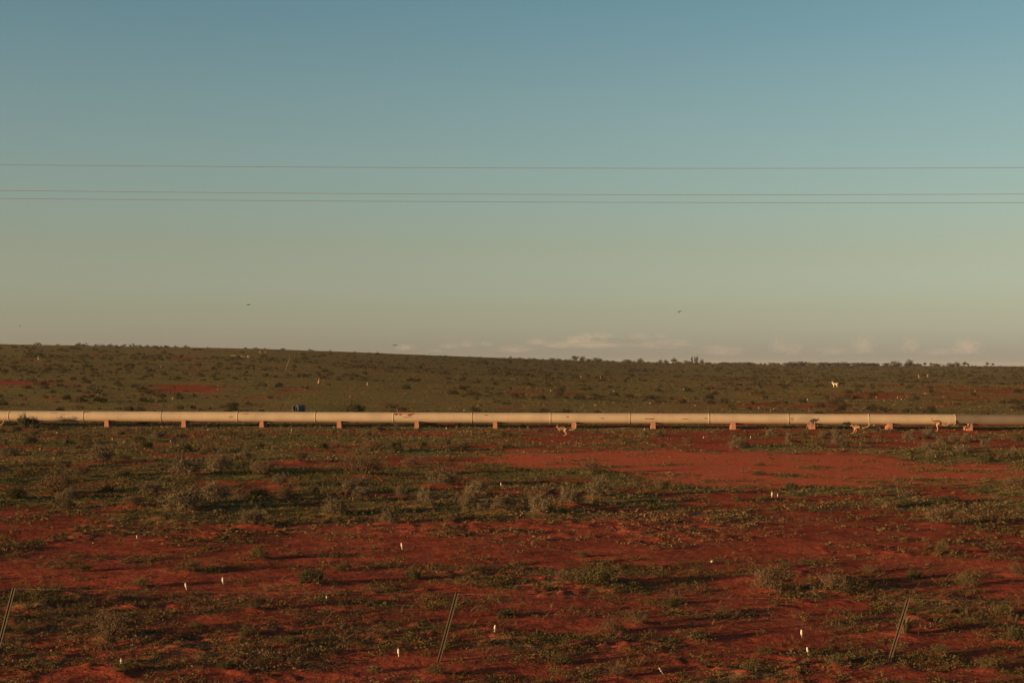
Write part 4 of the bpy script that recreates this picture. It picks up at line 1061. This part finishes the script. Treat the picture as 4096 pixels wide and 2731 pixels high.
# ------------------------------------------------------------------ trees along the horizon
M_TREE = leafy('mulga_leaf', [(0.032, 0.032, 0.021), (0.050, 0.048, 0.029), (0.068, 0.061, 0.038)], None, 0.1)
M_TRUNK = simple('dark_bark', (0.075, 0.055, 0.042), 0.95, 0.3, 4)
def tree_proto(kind, seed):
    r = np.random.default_rng(seed); tr = MB(); blobs = []
    # unit tree: 1 high, 1 wide
    if kind == 'round': blobs = [(r.uniform(-.22, .22), r.uniform(-.2, .2), r.uniform(.25, .72), r.uniform(.20, .32)) for _ in range(10)]; st = [0.0]
    elif kind == 'umbrella': blobs = [(r.uniform(-.32, .32), r.uniform(-.3, .3), r.uniform(.55, .80), r.uniform(.16, .24)) for _ in range(10)]; st = [-.06, .07]
    elif kind == 'tall': blobs = [(r.uniform(-.24, .24), r.uniform(-.2, .2), z, r.uniform(.16, .26)) for z in np.linspace(.15, .82, 10)]; st = [0.0, 0.1]
    elif kind == 'sparse': blobs = [(r.uniform(-.36, .36), r.uniform(-.3, .3), r.uniform(.35, .80), r.uniform(.12, .20)) for _ in range(10)]; st = [-.1, 0.02, .12]
    else: blobs = [(r.uniform(-.38, .38), r.uniform(-.3, .3), r.uniform(.16, .62), r.uniform(.18, .28)) for _ in range(12)]; st = [-.15, .12]
    for x in st:
        tr.tube([(x, 0, -.05), (x * 1.3, 0.02, .3), (x * 2.0, -.02, .55)], [.045, .03, .02], 5)
    for (x, y, z, q) in blobs:
        s0 = st[int(r.integers(len(st)))]
        tr.tube([(s0 * 1.3, 0.02, .3), ((s0 + x) / 2, y / 2, .3 + (z - .3) * .6), (x, y, z)], [.022, .015, .007], 4)
    P = []
    for (x, y, z, q) in blobs:
        n = 46; d = r.normal(size=(n, 3)); d /= np.linalg.norm(d, axis=1)[:, None]
        P.append(np.array([x, y, z]) + d * (q * r.uniform(.3, 1.0, n) ** .6)[:, None] * np.array([1, 1, .85]))
    P = np.concatenate(P)
    return tr.mesh('trunk', M_TRUNK), quads_mesh('crown', leaf_quads(P, 0.10, 0.2, 0.7, r), M_TREE)
TP = {k: [tree_proto(k, 600 + 10 * i + j) for j in range(2)] for i, k in enumerate(['round', 'umbrella', 'tall', 'sparse', 'low'])}
TREES = [(2210, 22, 9, 'low'), (2237, 17, 8, 'low'), (2300, 30, 17, 'sparse'), (2329, 26, 21, 'round'), (2354, 20, 11, 'low'), (2390, 38, 17, 'low'), (2510, 26, 13, 'low'), (2560, 26, 19, 'round'), (2574, 9, 8, 'round'),
 (2641, 19, 15, 'round'), (2664, 19, 13, 'round'), (2692, 26, 19, 'sparse'), (2712, 26, 9, 'low'), (2750, 30, 15, 'low'), (2769, 12, 25, 'tall'), (2785, 20, 27, 'tall'), (2808, 19, 19, 'round'), (2835, 26, 9, 'low'), (2890, 22, 8, 'low'),
 (2908, 40, 11, 'low'), (2940, 26, 10, 'low'), (2968, 34, 11, 'low'), (2995, 34, 12, 'low'), (3020, 11, 8, 'round'), (3044, 11, 8, 'round'), (3059, 13, 8, 'round'), (3092, 32, 11, 'low'), (3115, 14, 9, 'round'), (3150, 30, 14, 'low'),
 (3172, 34, 18, 'low'), (3205, 38, 20, 'low'), (3243, 44, 15, 'low'), (3285, 34, 14, 'low'), (3315, 32, 15, 'low'), (3350, 40, 14, 'low'), (3384, 40, 16, 'low'), (3428, 42, 14, 'low'), (3463, 44, 14, 'low'), (3493, 38, 13, 'low'), (3514, 11, 10, 'round'),
 (3545, 24, 13, 'low'), (3587, 42, 21, 'low'), (3640, 32, 25, 'round'), (3628, 20, 13, 'low'), (3658, 15, 10, 'low'), (3677, 19, 12, 'low'), (3700, 15, 12, 'umbrella'), (3723, 13, 10, 'umbrella'), (3745, 30, 12, 'low'),
 (3804, 28, 15, 'low'), (3829, 28, 16, 'round'), (3856, 20, 16, 'sparse'), (3872, 10, 9, 'sparse'), (3949, 15, 12, 'umbrella'), (3972, 12, 10, 'umbrella')]
TD = {'low': 'low spreading', 'round': 'round-crowned', 'tall': 'tall narrow', 'sparse': 'thin open-crowned', 'umbrella': 'flat-topped'}
for i, (px, w, h, k) in enumerate(TREES):
    D = float(np.interp(px, _U, D_S)) - 8 - (60 if 3140 < px < 3230 else 0)
    X = (px - W0 / 2) / F * D; s_ = F / D
    o = empty('horizon_tree', (X, D, float(base_h(X, D)) - (0.1 if k in ('umbrella', 'sparse') else 0.1 + 0.30 * h / s_)), (i * 1.3) % 0.8 - 0.4)
    o.scale = (w * 1.2 / s_, w / s_, (h * (1.25 if k in ('umbrella', 'sparse') else 1.5) + 2) / s_)
    tr, cr = TP[k][i % 2]
    link('trunk', tr, o); link('crown', cr, o)
    same = [q for q in TREES if q[3] == k]
    n_ = same.index((px, w, h, k)) + 1
    from_right = len(same) - n_ + 1
    word = ORD[n_ - 1] + f' {TD[k]} tree from the left' if n_ <= 14 else (ORD[from_right - 1] + f' {TD[k]} tree from the right' if from_right <= 14 else f'{TD[k]} tree')
    tag(o, f'{word} on the horizon, small and dark', 'tree', 'dark trees along the horizon')

# ------------------------------------------------------------------ faint low clouds far beyond the plain
def cloud_mat(dens):
    m = bpy.data.materials.new('thin_cloud'); m.use_nodes = True; nt = m.node_tree; nt.nodes.clear()
    o = nt.nodes.new('ShaderNodeOutputMaterial'); v = nt.nodes.new('ShaderNodeVolumePrincipled')
    v.inputs['Color'].default_value = (0.97, 0.88, 0.85, 1); v.inputs['Anisotropy'].default_value = 0.0
    c = coord(nt, 'Object'); ln = nd(nt, 'ShaderNodeVectorMath', operation='LENGTH'); nt.links.new(c, ln.inputs[0])
    oi = nd(nt, 'ShaderNodeObjectInfo'); vm = nd(nt, 'ShaderNodeVectorMath', operation='ADD'); nt.links.new(c, vm.inputs[0]); nt.links.new(oi.outputs['Location'], vm.inputs[1])
    f = mapr(nt, math_n(nt, 'ADD', math_n(nt, 'SUBTRACT', 1.0, ln.outputs['Value']), math_n(nt, 'MULTIPLY', math_n(nt, 'SUBTRACT', noise_n(nt, 2.7, vm.outputs[0], 5, 0.65), 0.5), 2.6)), 0.12, 0.95)
    nt.links.new(math_n(nt, 'MULTIPLY', f, dens), v.inputs['Density'])
    nt.links.new(v.outputs[0], o.inputs['Volume'])
    return m
CD = 30000.0; CS = F / CD
CLOUDS = [(1620, 1390, 70, 26, .8), (1745, 1402, 50, 16, .5), (1800, 1384, 70, 26, .5), (1868, 1378, 56, 26, .8), (1945, 1376, 54, 22, .7), (2060, 1398, 130, 30, .4), (2150, 1368, 74, 28, .8), (2225, 1380, 70, 26, .5), (2300, 1358, 70, 30, .9), (2355, 1350, 70, 34, 1.0),
          (2420, 1352, 76, 34, 1.0), (2350, 1380, 260, 34, .45), (2510, 1364, 90, 34, .7), (2560, 1350, 70, 26, .7), (2640, 1344, 44, 22, .8), (2640, 1376, 200, 40, .45), (3110, 1385, 60, 66, .5), (3170, 1398, 90, 56, .4), (3455, 1385, 76, 74, .7),
          (3640, 1388, 76, 62, .5), (3868, 1392, 90, 64, .9), (2880, 1404, 160, 44, .35), (3330, 1404, 130, 36, .3), (3760, 1408, 120, 30, .3)]
import bmesh
M_CL = {}
for i, (px, py, w, h, st) in enumerate(CLOUDS):
    bm = bmesh.new(); bmesh.ops.create_icosphere(bm, subdivisions=4, radius=1.0)
    r = np.random.default_rng(900 + i)
    off = r.uniform(0, 50, 2)
    for v in bm.verts:
        d = v.co.normalized()
        n = float(fbm(d.x * 1.6 + off[0], d.z * 1.6 + d.y * 1.3 + off[1], 5, 3))
        k = 0.80 + 0.7 * n
        v.co = d * k
        if v.co.z < -0.25: v.co.z = -0.25 + (v.co.z + 0.25) * 0.3
    me = bpy.data.meshes.new('cloud'); bm.to_mesh(me); bm.free()
    for p in me.polygons: p.use_smooth = True
    key = round(st, 2)
    if key not in M_CL: M_CL[key] = cloud_mat(0.00068 * st)
    me.materials.append(M_CL[key])
    p = pt(px, py, CD)
    o = link('cloud', me, None, p, (0, 0, 0), (w * 0.85 / CS, w * 0.7 / CS, h * 0.8 / CS))
    o['kind'] = 'thing'
    tag(o, f'{["faint", "soft"][st > .6]} pinkish low cloud, {ORD[i] if i < 14 else ORD[len(CLOUDS) - 1 - i]} from the {"left" if i < 14 else "right"} along the horizon', 'cloud', 'low clouds on the horizon')

# ------------------------------------------------------------------ dusty evening air
hz = bmesh.new(); bmesh.ops.create_cube(hz, size=1.0)
hme = bpy.data.meshes.new('haze'); hz.to_mesh(hme); hz.free()
hm = bpy.data.materials.new('haze_air'); hm.use_nodes = True; hn = hm.node_tree; hn.nodes.clear()
ho = hn.nodes.new('ShaderNodeOutputMaterial'); hv = hn.nodes.new('ShaderNodeVolumePrincipled')
hv.inputs['Color'].default_value = (0.92, 0.90, 0.86, 1); hv.inputs['Density'].default_value = 0.00005; hv.inputs['Anisotropy'].default_value = 0.2
hn.links.new(hv.outputs[0], ho.inputs['Volume']); hme.materials.append(hm)
tag(link('haze', hme, None, (0, 3000, 14.0), (0, 0, 0), (16000, 14000, 32.0)), kind='stuff')
